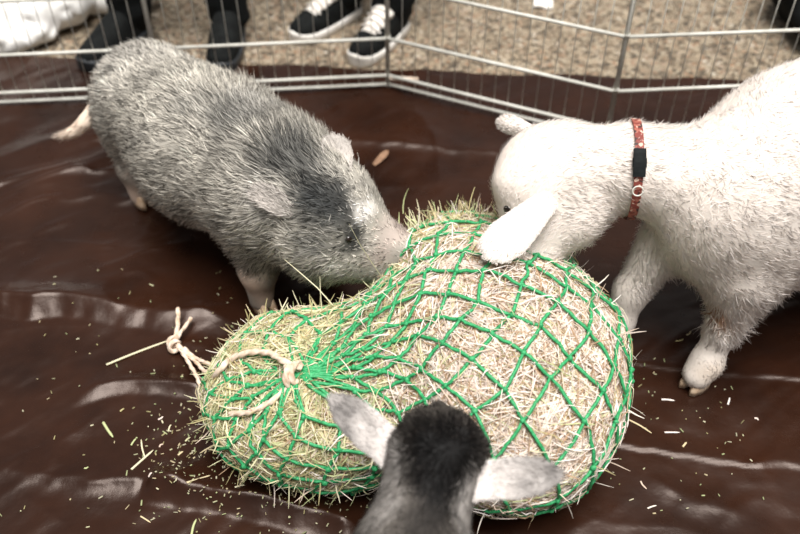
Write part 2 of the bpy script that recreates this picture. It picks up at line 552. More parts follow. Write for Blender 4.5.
# hem runs a little askew against the paving
edge = 2.215 - 0.06 * (TX + 0.3) + 0.006 * np.sin(TX * 17)
TYe = np.where(TY > 1.9, 1.9 + (TY - 1.9) / 0.3 * (edge - 1.9), TY)
TZ = tarp_height(TX, TYe)
TZ = TZ - 0.013
TZ *= 1.0
TZ = np.maximum(TZ, -0.016)
ii = np.arange(TX.size).reshape(TX.shape)
TQ = np.stack([ii[:-1, :-1], ii[1:, :-1], ii[1:, 1:], ii[:-1, 1:]], -1).reshape(-1, 4)
tarp = mesh_obj('tarp', np.stack([TX, TYe, TZ], -1).reshape(-1, 3), TQ, tarp_material())
tag(tarp, 'dark brown creased plastic tarp covering the ground inside the pen', 'tarp')

def tarp_z(x, y):
    i = int(np.clip(np.searchsorted(tx, x), 0, len(tx) - 1)); j = int(np.clip(np.searchsorted(ty, y), 0, len(ty) - 1))
    return float(TZ[i, j])

# ------------------------------------------------------------------ wire pen
K1 = A(-0.033, 2.109, 0); K2 = A(0.528, 1.864, 0)
KL = K1 + nrm(A(-1.043, -0.086, 0)) * 0.61
KLL = KL + nrm(A(-1.043, -0.086, 0)) * 0.61
KR = K2 + nrm(A(0.415, 0.031, 0)) * 0.61
KRR = KR + nrm(A(0.45, -0.4, 0)) * 0.61
pen = empty('wire_pen', KLL, 'folding galvanised wire exercise pen standing along the far side of the tarp', 'fence')
HP = 0.61
vw, fw = tube([A(0, 0, -0.01), A(0, 0, HP)], 0.0012, 6)
wire_me = None
def rod(a, b, r, sides=8): return tube([a, b], r, sides)
for a, b in ((KLL, KL), (KL, K1), (K1, K2), (K2, KR), (KR, KRR)):
    d = nrm(b - a); a2 = a + d * 0.0045; b2 = b - d * 0.0045
    z0, z1 = A(0, 0, -0.012), A(0, 0, HP)
    fr = mesh_obj('panel', *tube([a2 + z0, a2 + z1 * 0.97, a2 + z1 + d * 0.012, b2 + z1 - d * 0.012, b2 + z1 * 0.97, b2 + z0], 0.0018, 8), M_WIRE, pen)
    for z in (0.006, 0.034, 0.147, 0.297, 0.447):
        off = A(d[1], -d[0], 0) * 0.0035
        mesh_obj('rail', *rod(a2 + A(0, 0, z) + off, b2 + A(0, 0, z) + off, 0.0045), M_WIRE, fr)
    for k in range(1, 16):
        p = a2 + (b2 - a2) * k / 16
        if wire_me is None:
            o = mesh_obj('wire', vw + np.array(pen['origin']), fw, M_WIRE, fr); wire_me = o.data
        else:
            o = bpy.data.objects.new('wire', wire_me); COL.objects.link(o); o.parent = fr
        o.location = p - KLL
for p in (KLL, KL, K1, K2, KR, KRR):
    h = [rod(p + A(0, 0, -0.012), p + A(0, 0, HP + 0.03), 0.0028)]
    for z in (0.147, 0.297, 0.447):
        h.append(tube(catmull([p + A(0.0065 * math.cos(t), 0.0065 * math.sin(t), z + 0.001 * t) for t in np.linspace(0, 9, 9)], 3), 0.0018, 5))
    mesh_obj('hinge_rod', *join(h), M_WIRE, pen)
stick = mesh_obj('latch_rod', *rod(K1 + A(0.004, -0.008, 0.028), K1 + A(0.083, -0.012, 0.026), 0.0062), material('pale_latch', rough=0.5, vary=(40, lin(214, 190, 166), lin(232, 214, 196))), pen)
tag(stick, 'short pale latch rod at the pen corner')

# ------------------------------------------------------------------ hay and its net
bag_p = [el((0.165, 1.055, 0.135), (0.212, 0.280, 0.165), k=0.1),
         el((0.215, 0.99, 0.12), (0.165, 0.22, 0.13), k=0.1),
         el((-0.145, 0.982, 0.09), (0.20, 0.178, 0.115), k=0.12),
         el((0.115, 1.25, 0.12), (0.125, 0.095, 0.11), k=0.08)]
_bag = sdf(bag_p)
def bag_f(P):
    d = _bag(P) + (vnoise(P, 0.09, 31) - 0.5) * 0.022 + (vnoise(P, 0.03, 32) - 0.5) * 0.006
    return np.maximum(d, -(P[:, 2] + 0.004))
hv, hq = polygonise(bag_f, (-0.45, 0.68, -0.03), (0.52, 1.45, 0.36), 0.009)

HC = [lin(252, 242, 234), lin(242, 224, 212), lin(226, 204, 184), lin(246, 236, 222), lin(182, 152, 122)]
HG = [lin(222, 218, 176), lin(198, 204, 152), lin(236, 228, 194), lin(226, 208, 168), lin(192, 180, 132)]
def hay_col(P, n):
    left = sstep(0.10, -0.15, P[:, 0] - 0.10 * (P[:, 1] - 1.0)) + 0.6 * sstep(1.16, 1.3, P[:, 1]) + 0.35 * sstep(0.10, 0.02, P[:, 2])
    g = (rng.random(n) < np.clip(0.12 + 0.75 * left, 0, 0.9))
    pa = np.array(HC)[rng.integers(0, 5, n)]; pb = np.array(HG)[rng.integers(0, 5, n)]
    return np.where(g[:, None], pb, pa) * rng.uniform(0.78, 1.06, (n, 1))

def stalks(P, T, L, W, lift, wob, proj, col, nseg=4):
    """slim bent hay blades; proj pulls the points back on the heap"""
    n = len(P); pts = [P]; d = T
    for k in range(nseg):
        q = pts[-1] + d * (L / nseg)[:, None]
        if proj is not None:
            g = grad(proj, q); dd = proj(q)
            q = q - g * (dd - lift * (1 + k * wob))[:, None]
        pts.append(q)
        d = nrm(q - pts[-2] + rng.normal(0, 0.10, (n, 3)) * (L / nseg)[:, None])
    pts = np.stack(pts, 1)
    tan = nrm(np.gradient(pts, axis=1))
    ref = nrm(rng.normal(0, 0.6, (n, 3)) + A(0, -0.3, 1))[:, None, :]
    side = nrm(np.cross(tan, np.broadcast_to(ref, tan.shape)))
    w = W[:, None] * np.array([0.8, 1, 1, 0.85, 0.35])[None]
    V = np.stack([pts - side * w[..., None], pts + side * w[..., None]], 2).reshape(-1, 3)
    b = (np.arange(n) * (nseg + 1) * 2)[:, None, None]
    F = (b + (np.arange(nseg) * 2)[None, :, None] + np.array([0, 1, 3, 2])[None, None]).reshape(-1, 4)
    V[:, 2] = np.maximum(V[:, 2], -0.002)
    return V, F, np.repeat(col, (nseg + 1) * 2, axis=0)

def merge(parts):
    V, F, Cc, o = [], [], [], 0
    for v, f, c in parts:
        V.append(v); F.append(f + o); Cc.append(c); o += len(v)
    return np.vstack(V), np.vstack(F), np.vstack(Cc)

hparts = []
hcore_col = np.tile(lin(176, 148, 106), (len(hv), 1)) * (0.6 + 0.6 * vnoise(hv, 0.012, 3))[:, None]
hparts.append((hv - grad(bag_f, hv) * 0.004, hq, hcore_col))
n = 30000
P = sample(hv, hq, n, lambda p: (p[:, 2] > 0.0) * 1.0 + 0.02); Nn = grad(bag_f, P)
flow = np.stack([np.cos(6.3 * vnoise(P, 0.10, 41)), np.sin(6.3 * vnoise(P, 0.10, 41)), 0.4 * (vnoise(P, 0.1, 42) - 0.5)], 1)
T = flow * 0.8 + rng.normal(0, 0.8, (n, 3)); T = nrm(T - Nn * (T * Nn).sum(1, keepdims=True))
hparts.append(stalks(P, T, rng.uniform(0.03, 0.10, n), rng.uniform(0.0006, 0.0015, n), rng.uniform(-0.004, 0.0045, n), 0.12, bag_f, hay_col(P, n)))
n = 1500
P = sample(hv, hq, n, lambda p: (p[:, 2] > 0.03) * 1.0); Nn = grad(bag_f, P)
T = rng.normal(0, 1, (n, 3)); T = nrm(T - Nn * (T * Nn).sum(1, keepdims=True))
hparts.append(stalks(P, T, rng.uniform(0.03, 0.08, n), rng.uniform(0.0006, 0.0012, n), rng.uniform(0.006, 0.014, n), 0.05, bag_f, hay_col(P, n)))
# loose ends sticking out
n = 1500
P = sample(hv, hq, n, lambda p: (p[:, 2] > 0.03) * (0.25 + 1.3 * sstep(0.05, -0.2, p[:, 0]) + 1.5 * sstep(1.2, 1.32, p[:, 1]) + 0.2 * sstep(0.08, 0.02, p[:, 2]))); Nn = grad(bag_f, P)
T = nrm(rng.normal(0, 0.7, (n, 3)) + Nn * 0.8)
hparts.append(stalks(P, T, rng.uniform(0.015, 0.05, n), rng.uniform(0.0006, 0.0013, n), np.zeros(n), 0, None, hay_col(P, n)))
n = 900
P = sample(hv, hq, n, lambda p: ((p[:, 0] < -0.12) & (p[:, 2] > 0.07) & (p[:, 1] > 0.9)) * 1.0 + 1e-6); Nn = grad(bag_f, P)
T = rng.normal(0, 1, (n, 3)); T = nrm(T - Nn * (T * Nn).sum(1, keepdims=True))
hparts.append(stalks(P, T, rng.uniform(0.03, 0.09, n), rng.uniform(0.0007, 0.0014, n), rng.uniform(0.004, 0.010, n), 0.08, bag_f, hay_col(P, n)))
# the spiky tuft on the far shoulder of the heap
n = 420
P = A(0.10, 1.285, 0.165) + rng.normal(0, 1, (n, 3)) * A(0.036, 0.022, 0.018)
T = nrm(rng.normal(0, 0.45, (n, 3)) + A(0, 0.35, 0.9))
hparts.append(stalks(P, T, rng.uniform(0.035, 0.085, n), rng.uniform(0.0008, 0.0016, n), np.zeros(n), 0, None, np.array(HG)[rng.integers(0, 5, n)] * rng.uniform(0.9, 1.15, (n, 1))))
# a few long stalks reaching up in front of the pig's face
for b_, t_ in ((A(-0.10, 1.10, 0.17), A(-0.195, 1.115, 0.30)), (A(-0.005, 1.12, 0.20), A(-0.095, 1.15, 0.345)), (A(-0.14, 1.09, 0.16), A(-0.146, 1.13, 0.245))):
    hparts.append(stalks(b_[None], nrm(t_ - b_)[None], A(float(np.linalg.norm(t_ - b_))), A(0.0012), np.zeros(1), 0, None, HG[2][None]))
hV, hF, hC = merge(hparts)
hay = mesh_obj('hay', hV, hF, M_HAY, color=hC, origin=(0.05, 1.03, 0))
tag(hay, 'big heap of pale dry hay stuffed inside the green net', 'hay', kind='stuff')

# net: laid out along meridians from the tied mouth
KN = A(-0.150, 1.0, 0.215)                     # mouth of the net (refined below)
CB = A(0.06, 1.03, 0.10)
def bag_s(P): return _bag(P) + (vnoise(P, 0.09, 31) - 0.5) * 0.022
def surf(dirs, off=0.0):
    lo = np.zeros(len(dirs)); hi = np.full(len(dirs), 0.7)
    for _ in range(24):
        m = (lo + hi) / 2; ins = bag_s(CB + dirs * m[:, None]) < off
        lo = np.where(ins, m, lo); hi = np.where(ins, hi, m)
    p = CB + dirs * lo[:, None]
    p[:, 2] = np.maximum(p[:, 2], 0.001)
    return p
mouth_px = at(306, 375, 0.205)
ax_m = nrm(mouth_px - CB)
e1 = nrm(np.cross(ax_m, A(0, 0, 1))); e2 = np.cross(ax_m, e1)
NC, NR = 18, 17
S0, DS = 0.085, 0.041
def meridian(phi, m=160):
    th = np.linspace(0.001, np.pi - 0.001, m)
    d = np.cos(th)[:, None] * ax_m + np.sin(th)[:, None] * (math.cos(phi) * e1 + math.sin(phi) * e2)
    p = surf(d, 0.004)
    s = np.concatenate([[0], np.cumsum(np.linalg.norm(np.diff(p, axis=0), axis=1))])
    return th, s
Lm = np.mean([meridian(2 * np.pi * i / 12)[1][-1] for i in range(12)])
def node(i2, j):
    """net node: i2 = half-column index, j = row"""
    key = (i2 % (2 * NC), j)
    if key not in node.c:
        r = np.random.default_rng(1000 + key[0] * 57 + j * 7919)
        phi = 2 * np.pi * (key[0] / 2 + (r.normal(0, 0.09) if j > 0 else 0)) / NC
        th, s = meridian(phi, 100)
        fr = (S0 + DS * j + r.normal(0, 0.004)) / Lm
        t = np.interp(min(fr, 0.995) * s[-1], s, th)
        node.c[key] = math.cos(t) * ax_m + math.sin(t) * (math.cos(phi) * e1 + math.sin(phi) * e2)
    return node.c[key]
node.c = {}
base = at(306, 375, 0.0)
net = empty('hay_net', A(0.05, 1.03, 0), 'green knotted twine net tied round the heap of hay', 'net')
NR = int((Lm * 0.985 - S0) / DS)
for i in range(NC):
    for sgn in (1, -1):
        dirs = []
        prev = nrm(ax_m + 0.02 * rng.normal(0, 1, 3))
        for j in range(NR):
            i2 = 2 * i + (sgn if j % 2 else 0)
            q = node(i2, j)
            m = 5 if j else 7
            for k in range(m):
                dirs.append(nrm(prev + (q - prev) * k / m) if j else nrm(prev * (1 - k / m) + q * (k / m) + sgn * 0.02 * math.sin(math.pi * k / m) * np.cross(prev, q)))
            prev = q
        dirs.append(prev)
        pts = surf(np.array(dirs), 0.0075)
        pts += rng.normal(0, 0.0009, pts.shape)
        pts += (np.stack([vnoise(pts + i, 0.03, 70 + q) for q in range(3)], 1) - 0.5) * 0.005
        bits = [tube(pts, 0.0032, 5)]
        for j in range(NR):
            if (j % 2 == 0 and sgn == 1) or (j % 2 == 1 and sgn == 1):
                kp = surf(node(2 * i + (1 if j % 2 else 0), j)[None], 0.0085)[0]
                if kp[2] > 0.0: bits.append(ball(kp, rng.uniform(0.0045, 0.0062, 3), 6, 5))
        mesh_obj('cord', *join(bits), M_NET, net)
KN = surf(ax_m[None], 0.006)[0]
# drawstring: coil at the mouth, loop over the hay, knotted tail on the tarp
coil = [KN + A(-0.004, 0, 0.006) + 0.016 * (math.cos(t) * A(0.25, 0.9, 0.1) + math.sin(t) * A(-0.35, 0.1, 0.93)) + A(-0.004, -0.002, 0) * t * 0.35 for t in np.linspace(0, 4.3 * np.pi, 40)]
rope = empty('drawstring', at(205, 385, 0), 'beige cotton drawstring rope looped from the tied mouth of the net', 'rope')
def lay(pts, r=0.0048, name='rope_strand'):
    mesh_obj(name, *tube(catmull(pts, 14), r, 12, lobes=3, pitch=0.022), M_ROPE, rope)
mesh_obj('knot', *tube(catmull(coil, 4), 0.0052, 12, lobes=3, pitch=0.02), M_ROPE, rope)
def on(x, y, dz=0.008):
    """point resting on the hay (or the tarp) under a spot of the photograph"""
    z = 0.32
    while z > 0.0:
        p = at(x, y, z)
        if _bag(p[None])[0] < 0: break
        z -= 0.004
    p = at(x, y, max(z, 0.0) + dz)
    return p
lay([KN + A(0.002, 0.004, 0.012), on(285, 362, 0.030), on(268, 353, 0.026), on(248, 353, 0.024), on(230, 360, 0.022), on(216, 375, 0.020), on(207, 392, 0.016), on(206, 408, 0.012)], 0.0052)
lay([KN + A(0.0, -0.012, 0.0), on(288, 386, 0.014), on(276, 398, 0.014), on(262, 407, 0.012), on(246, 413, 0.011), on(230, 414, 0.006)], 0.0046)
lay([at(208, 418, 0.03), at(203, 400, 0.03), at(198, 380, 0.02), at(190, 365, 0.012), at(182, 352, 0.008), at(174, 342, 0.012)], 0.0036)
lay([at(222, 362, 0.06), at(207, 372, 0.035), at(196, 362, 0.014), at(184, 351, 0.010), at(176, 342, 0.014)], 0.0036)
lay([at(214, 366, 0.05), at(204, 362, 0.03), at(194, 357, 0.01), at(184, 348, 0.01)], 0.0034)
lay([at(174, 344, 0.012), at(177, 330, 0.02), at(178, 318, 0.03), at(178, 308, 0.036)], 0.0042, 'rope_end')
lay([at(174, 344, 0.012), at(181, 332, 0.018), at(187, 324, 0.02), at(191, 318, 0.018)], 0.0036, 'rope_end')
tk = at(173, 340, 0.012)
mesh_obj('knot', *tube(catmull([tk + 0.010 * (math.cos(t) * A(0.9, 0.3, 0.1) + math.sin(t) * A(0, 0.2, 0.9)) + A(0.001, -0.003, 0) * t * 0.6 for t in np.linspace(0, 4 * np.pi, 26)], 4), 0.0044, 12, lobes=3, pitch=0.02), M_ROPE, rope)

# ------------------------------------------------------------------ pig
def blobs(P, base_c, items, seed=0, wobble=0.025):
    c = np.tile(np.asarray(base_c, float), (len(P), 1))
    Pw = P + (np.stack([vnoise(P, 0.045, seed + i) for i in range(3)], 1) - 0.5) * wobble * 2
    for ctr, r, colr, s in items:
        w = sstep(1.0, 0.35, np.linalg.norm((Pw - np.asarray(ctr)) / np.asarray(r), axis=1))[:, None] * s
        c = c * (1 - w) + np.asarray(colr) * w
    return c

def eye(parent, c, r=0.009):
    e = mesh_obj('eye', *ball(c, r, 12, 8), M_EYE, parent)
    return e

pig_p = [rc((-0.560, 1.690, 0.245), (-0.40, 1.515, 0.235), 0.122, 0.142, 0.06),
         rc((-0.40, 1.515, 0.235), (-0.25, 1.365, 0.25), 0.142, 0.122, 0.08),
         rc((-0.25, 1.365, 0.255), (-0.165, 1.315, 0.265), 0.118, 0.100, 0.08),
         el((-0.125, 1.293, 0.258), (0.088, 0.084, 0.082), (0.85, -0.4, -0.35), k=0.05),
         el((-0.155, 1.270, 0.205), (0.085, 0.085, 0.062), (0.85, -0.4, -0.2), k=0.05),
         rc((-0.095, 1.277, 0.232), (-0.022, 1.248, 0.205), 0.064, 0.045, 0.04), rc((-0.13, 1.255, 0.20), (-0.045, 1.235, 0.178), 0.06, 0.042, 0.04),
         rc((-0.025, 1.249, 0.207), (-0.008, 1.243, 0.200), 0.044, 0.041, 0.02),
         rc((-0.595, 1.655, 0.20), (-0.612, 1.622, 0.10), 0.075, 0.036, 0.05), rc((-0.612, 1.622, 0.10), (-0.609, 1.612, 0.025), 0.033, 0.024, 0.02),
         rc((-0.475, 1.765, 0.20), (-0.475, 1.755, 0.10), 0.075, 0.036, 0.05), rc((-0.475, 1.755, 0.10), (-0.477, 1.74, 0.025), 0.033, 0.024, 0.02),
         rc((-0.275, 1.325, 0.19), (-0.289, 1.295, 0.10), 0.068, 0.040, 0.05), rc((-0.289, 1.295, 0.10), (-0.290, 1.285, 0.022), 0.036, 0.026, 0.02),
         rc((-0.165, 1.425, 0.19), (-0.155, 1.41, 0.10), 0.068, 0.040, 0.05), rc((-0.155, 1.41, 0.10), (-0.155, 1.40, 0.022), 0.036, 0.026, 0.02)]
pig_f = sdf(pig_p)
pv, pq = polygonise(pig_f, (-0.75, 1.08, 0.0), (0.06, 1.9, 0.45), 0.009)
GREY, LGREY, DARK, PINK, WHITE = lin(176, 170, 158), lin(206, 200, 190), lin(70, 72, 72), lin(222, 192, 170), lin(238, 232, 224)
AXP = nrm(A(0.69, -0.72, 0))
def pig_col(P):
    n1 = vnoise(P, 0.03, 51)[:, None]
    c = GREY * 0.75 + LGREY * 0.25
    items = [((-0.56, 1.70, 0.30), (0.16, 0.16, 0.2), LGREY * 0.9, 0.7),
             (hit(pig_f, 245, 115), (0.10, 0.10, 0.10), DARK * 1.0, 0.7),
             ((-0.40, 1.47, 0.36), (0.05, 0.06, 0.06), DARK * 1.5, 0.45),
             ((-0.28, 1.44, 0.35), (0.08, 0.07, 0.07), LGREY, 0.5),
             (hit(pig_f, 300, 160), (0.11, 0.09, 0.08), DARK * 0.6, 0.85),
             (hit(pig_f, 332, 190), (0.075, 0.06, 0.065), DARK * 0.4, 0.95),
             (hit(pig_f, 312, 208), (0.06, 0.05, 0.055), DARK * 0.8, 0.75),
             (hit(pig_f, 340, 222), (0.045, 0.035, 0.04), DARK * 0.7, 0.7),
             (hit(pig_f, 347, 240), (0.042, 0.032, 0.030), DARK * 0.45, 0.95),
             (hit(pig_f, 312, 245), (0.045, 0.035, 0.04), DARK * 1.2, 0.6),
             (hit(pig_f, 345, 268), (0.04, 0.035, 0.035), DARK * 1.6, 0.4),
             (hit(pig_f, 265, 205), (0.05, 0.05, 0.06), LGREY, 0.9),
             (hit(pig_f, 361, 211), (0.036, 0.036, 0.036), WHITE * 1.1, 1.0),
             ((-0.14, 1.19, 0.19), (0.08, 0.06, 0.06), LGREY, 0.5),
             ((-0.02, 1.245, 0.22), (0.075, 0.06, 0.07), lin(186, 168, 158), 0.9),
             ((-0.61, 1.62, 0.06), (0.07, 0.07, 0.11), PINK, 1.0), ((-0.477, 1.74, 0.06), (0.07, 0.07, 0.11), PINK, 1.0),
             ((-0.29, 1.285, 0.07), (0.06, 0.06, 0.10), PINK, 0.9), ((-0.155, 1.40, 0.07), (0.06, 0.06, 0.10), PINK, 0.9)]
    r = blobs(P, c, items, 60)
    return r * (0.55 + 0.8 * n1)
pig = empty('pig', A(-0.38, 1.52, 0), 'salt and pepper grey bristly pig nosing the left side of the hay', 'pig')
pbody = mesh_obj('body', pv, pq, M_SKIN, pig, color=pig_col(pv) * 0.72)
def pig_groom(P):
    head = sstep(-0.20, -0.08, P[:, 0])[:, None]
    g = -AXP * (1 - head) + A(-0.85, 0.35, 0.25) * head
    low = sstep(0.25, 0.1, P[:, 2])[:, None]
    return g + A(0, 0, -0.9) * low + A(0, 0, -0.25)
def pig_len(P):
    mane = np.exp(-(((P - A(-0.23, 1.37, 0.40)) / A(0.12, 0.12, 0.07)) ** 2).sum(1))
    face = sstep(-0.17, -0.06, P[:, 0]); legs = sstep(0.16, 0.08, P[:, 2])
    return (0.026 + 0.024 * mane) * (1 - 0.45 * face) * (1 - 0.8 * legs)
# salt and pepper: dark and light bristles mixed
def pig_hair_col(P):
    c = pig_col(P); k = rng.random(len(P))
    legs = sstep(0.15, 0.09, P[:, 2])
    m = np.where(k < 0.25, 0.30, np.where(k > 0.60, 1.55, 1.0)); m = m * (1 - legs) + legs
    return np.clip(c * m[:, None], 0, 0.9)
fur('bristles', pig_f, pv, pq, 44000, pig_groom, pig_len, pig_hair_col, pig, M_FUR, width=0.0009, lift=0.36, curl=0.1, tuft=0.55,
    dens=lambda p: 1 - 0.45 * sstep(-0.05, -0.01, p[:, 0]) - 0.5 * sstep(0.14, 0.09, p[:, 2]) * (p[:, 0] < -0.07))
MN = hit(pig_f, 292, 118, 0.0)
fur('mane', pig_f, pv, pq, 3200, pig_groom, lambda P: np.full(len(P), 0.046), lambda P: np.clip(pig_col(P) * rng.choice([0.45, 1.0, 1.7], (len(P), 1)), 0, 0.85), pig, M_FUR, width=0.0008, lift=0.75, curl=0.35, tuft=0.6,
    dens=lambda p: np.exp(-(((p - MN) / A(0.085, 0.085, 0.06)) ** 2).sum(1)) + 1e-6)
# ears
for b, t, s, w in ((hit(pig_f, 343, 174, -0.01), at(334, 135, 0.37), A(0.3, -0.7, 0.5), 0.034), (hit(pig_f, 294, 213, -0.004), hit(pig_f, 258, 191, 0.014), A(-0.3, -0.5, 0.8), 0.024)):
    ev, ef, fr = ear_mesh(b, t, s, w, cup=0.35, thick=0.004)
    ec = lambda P: np.tile(lin(192, 184, 176), (len(P), 1)) * (0.75 + 0.4 * vnoise(P, 0.02, 7))[:, None]
    e = mesh_obj('ear', ev, ef, M_SKIN, pig, color=ec(ev) * 0.9)
    ear_fur(ev, ef, fr, 1500, 0.009 if w > 0.03 else 0.018, ec, e, M_FUR, lift=0.08 if w > 0.03 else 0.25)
# eyes with a slit lid, snout disc with nostrils, trotters, tail
for c in (hit(pig_f, 349, 240), A(-0.045, 1.315, 0.275)):
    p = project(pig_f, c[None], 3)[0]
    eye(pig, p - grad(pig_f, p[None])[0] * 0.0055, 0.0088)
sf = nrm(A(0.85, -0.33, -0.4))
R3 = frame(sf)
sc = A(-0.006, 1.242, 0.199) + sf * 0.034
sd = mesh_obj('snout_disc', *ball(sc, (0.007, 0.033, 0.029), 16, 10, R3), material('snout_skin', rough=0.45, vary=(60, lin(186, 142, 130), lin(214, 176, 162))), pig)
for k in (-1, 1):
    mesh_obj('nostril', *ball(sc + sf * 0.005 + R3[1] * 0.013 * k, (0.004, 0.006, 0.008), 8, 6, R3), M_EYE, sd)
def cloven(parent, p, fwd, r=0.02, h=0.03):
    fwd = nrm(A(fwd[0], fwd[1], 0)); sd_ = A(-fwd[1], fwd[0], 0)
    z0 = tarp_z(p[0], p[1]) + 0.001
    bits = []
    for k in (-1, 1):
        ring = []
        for z, g in ((0, 1.0), (h * 0.35, 0.97), (h, 0.72)):
            for t in np.linspace(0, 2 * np.pi, 10, endpoint=False):
                x = math.cos(t); y = math.sin(t)
                ring.append(A(p[0], p[1], z0 + z) + fwd * (r * 1.25 * x * g * (1.15 if x > 0 else 0.8) + 0.15 * r * (1 - z / h)) + sd_ * (k * r * 0.52 + y * r * 0.50 * g))
        F = [(a * 10 + i, a * 10 + (i + 1) % 10, (a + 1) * 10 + (i + 1) % 10, (a + 1) * 10 + i) for a in (0, 1) for i in range(10)]
        F += [tuple(range(10))[::-1], tuple(range(20, 30))]
        bits.append((np.array(ring), F))
    mesh_obj('hoof', *join(bits), M_HOOF, parent)
for p in ((-0.607, 1.610), (-0.475, 1.738), (-0.288, 1.283), (-0.153, 1.398)):
    cloven(pig, p, AXP, 0.021, 0.032)
tl = catmull([at(104, 84, 0.27), at(97, 97, 0.26), at(94, 108, 0.24), at(86, 121, 0.215), at(74, 131, 0.195), at(59, 136, 0.185)], 8)
tv, tf_ = tube(tl, np.interp(np.linspace(0, 1, len(tl)), [0, 0.35, 0.6, 0.85, 1], [0.015, 0.015, 0.019, 0.013, 0.004]), 10, flat=0.8)
tail = mesh_obj('tail', tv, tf_, M_SKIN, pig, color=np.tile(lin(228, 208, 188), (len(tv), 1)))
tq = np.array([q for q in tf_ if len(q) == 4])
tcx = tv.reshape(len(tl), 10, 3)
n = 1500; P = sample(tv, tq, n); k = ((P[:, None] - tl[None]) ** 2).sum(2).argmin(1)
Nn = nrm(P - tl[k]); Td = nrm(np.gradient(tl, axis=0))[k] + rng.normal(0, 0.15, (n, 3)); Td = nrm(Td - Nn * (Td * Nn).sum(1, keepdims=True))
v, fs, cc, nm = blades(P, Nn, Td, rng.uniform(0.012, 0.026, n), np.full(n, 0.0007), lin(230, 212, 194) * rng.uniform(0.75, 1.1, (n, 1)), np.full(n, 0.12), np.full(n, 0.1))
tag(mesh_obj('tail_hair', v, fs, M_FUR, tail, color=cc, normals=nm), kind='stuff')

# ------------------------------------------------------------------ white goat
gt_p = [el((0.60, 1.225, 0.315), (0.135, 0.125, 0.150), (0.9, 0.35, 0), k=0.06),
        el((0.745, 1.290, 0.350), (0.23, 0.190, 0.215), (0.92, 0.38, 0), k=0.08),
        el((0.95, 1.38, 0.345), (0.24, 0.20, 0.210), (0.92, 0.38, 0), k=0.1),
        el((1.12, 1.44, 0.35), (0.15, 0.13, 0.16), (0.92, 0.38, 0), k=0.08),
        rc((0.56, 1.255, 0.355), (0.42, 1.280, 0.372), 0.105, 0.076, 0.03),
        rc((0.42, 1.280, 0.372), (0.325, 1.287, 0.365), 0.076, 0.080, 0.03),
        el((0.262, 1.285, 0.362), (0.086, 0.082, 0.080), (-0.4, -0.6, -0.6), (0, -0.5, 0.8), k=0.05),
        el((0.322, 1.228, 0.308), (0.062, 0.055, 0.055), (-0.4, -0.6, -0.6), k=0.04), el((0.205, 1.245, 0.368), (0.03, 0.026, 0.026), k=0.03),
        rc((0.250, 1.262, 0.325), (0.232, 1.190, 0.258), 0.070, 0.043, 0.05),
        rc((0.278, 1.235, 0.30), (0.250, 1.180, 0.245), 0.055, 0.036, 0.04),
        # front legs: near one planted, far one stepped forward
        rc((0.625, 1.14, 0.22), (0.605, 1.112, 0.125), 0.058, 0.031, 0.05), rc((0.605, 1.112, 0.125), (0.587, 1.091, 0.05), 0.030, 0.026, 0.02), rc((0.588, 1.091, 0.05), (0.573, 1.080, 0.028), 0.031, 0.029, 0.02),
        rc((0.505, 1.245, 0.22), (0.454, 1.214, 0.12), 0.055, 0.031, 0.03), rc((0.454, 1.214, 0.12), (0.437, 1.195, 0.05), 0.033, 0.028, 0.025), rc((0.437, 1.195, 0.05), (0.430, 1.186, 0.028), 0.030, 0.028, 0.02),
        rc((1.15, 1.33, 0.26), (1.17, 1.31, 0.14), 0.085, 0.036, 0.06), rc((1.17, 1.31, 0.14), (1.15, 1.305, 0.03), 0.034, 0.028, 0.03),
        rc((1.06, 1.53, 0.26), (1.08, 1.53, 0.14), 0.085, 0.036, 0.06), rc((1.08, 1.53, 0.14), (1.06, 1.525, 0.03), 0.034, 0.028, 0.03)]
goat_f = sdf(gt_p)
gv, gq = polygonise(goat_f, (0.12, 0.98, 0.0), (1.32, 1.68, 0.58), 0.0105)
CREAM = lin(236, 227, 219)
def goat_col(P):
    items = [((0.245, 1.235, 0.375), (0.06, 0.05, 0.05), lin(238, 218, 208), 0.7),
             (hit(goat_f, 722, 314), (0.032, 0.032, 0.032), lin(158, 112, 74), 1.0),
             ((0.585, 1.07, 0.05), (0.04, 0.04, 0.05), lin(226, 208, 188), 0.5),
             ((0.23, 1.165, 0.235), (0.035, 0.03, 0.035), lin(232, 188, 176), 0.8),
             ((0.75, 1.2, 0.45), (0.15, 0.1, 0.1), lin(242, 226, 208), 0.5)]
    return blobs(P, CREAM, items, 80, 0.015) * (0.92 + 0.1 * vnoise(P, 0.05, 81))[:, None]
goat = empty('goat', A(0.75, 1.27, 0), 'white goat with a red collar bending its head to the hay', 'goat')
mesh_obj('body', gv, gq, M_SKIN, goat, color=goat_col(gv) * A(0.95, 0.93, 0.90))
COLLAR_C, COLLAR_AX = A(0.420, 1.280, 0.372), nrm(A(1.0, -0.10, 0.05))
def goat_groom(P):
    head = sstep(0.33, 0.24, P[:, 0])[:, None]
    g = A(0.9, 0.3, 0.0) * (1 - head) + A(0.5, 0.3, 0.6) * head
    low = sstep(0.30, 0.16, P[:, 2])[:, None] * (P[:, 0] > 0.4)[:, None]
    return g + A(0, 0, -1.3) * low + A(0, -0.05, -0.25)
def goat_len(P):
    legs = sstep(0.17, 0.10, P[:, 2]); face = sstep(0.34, 0.24, P[:, 0])
    belly = sstep(0.30, 0.15, P[:, 2]) * sstep(0.5, 0.65, P[:, 0])
    scruff = np.exp(-(((P - A(0.47, 1.30, 0.44)) / A(0.06, 0.07, 0.05)) ** 2).sum(1))
    col_ = np.exp(-((((P - COLLAR_C) @ COLLAR_AX)) / 0.012) ** 2)
    return (0.022 + 0.02 * belly + 0.010 * scruff) * (1 - 0.68 * legs) * (1 - 0.1 * face) * (1 - 0.2 * col_)
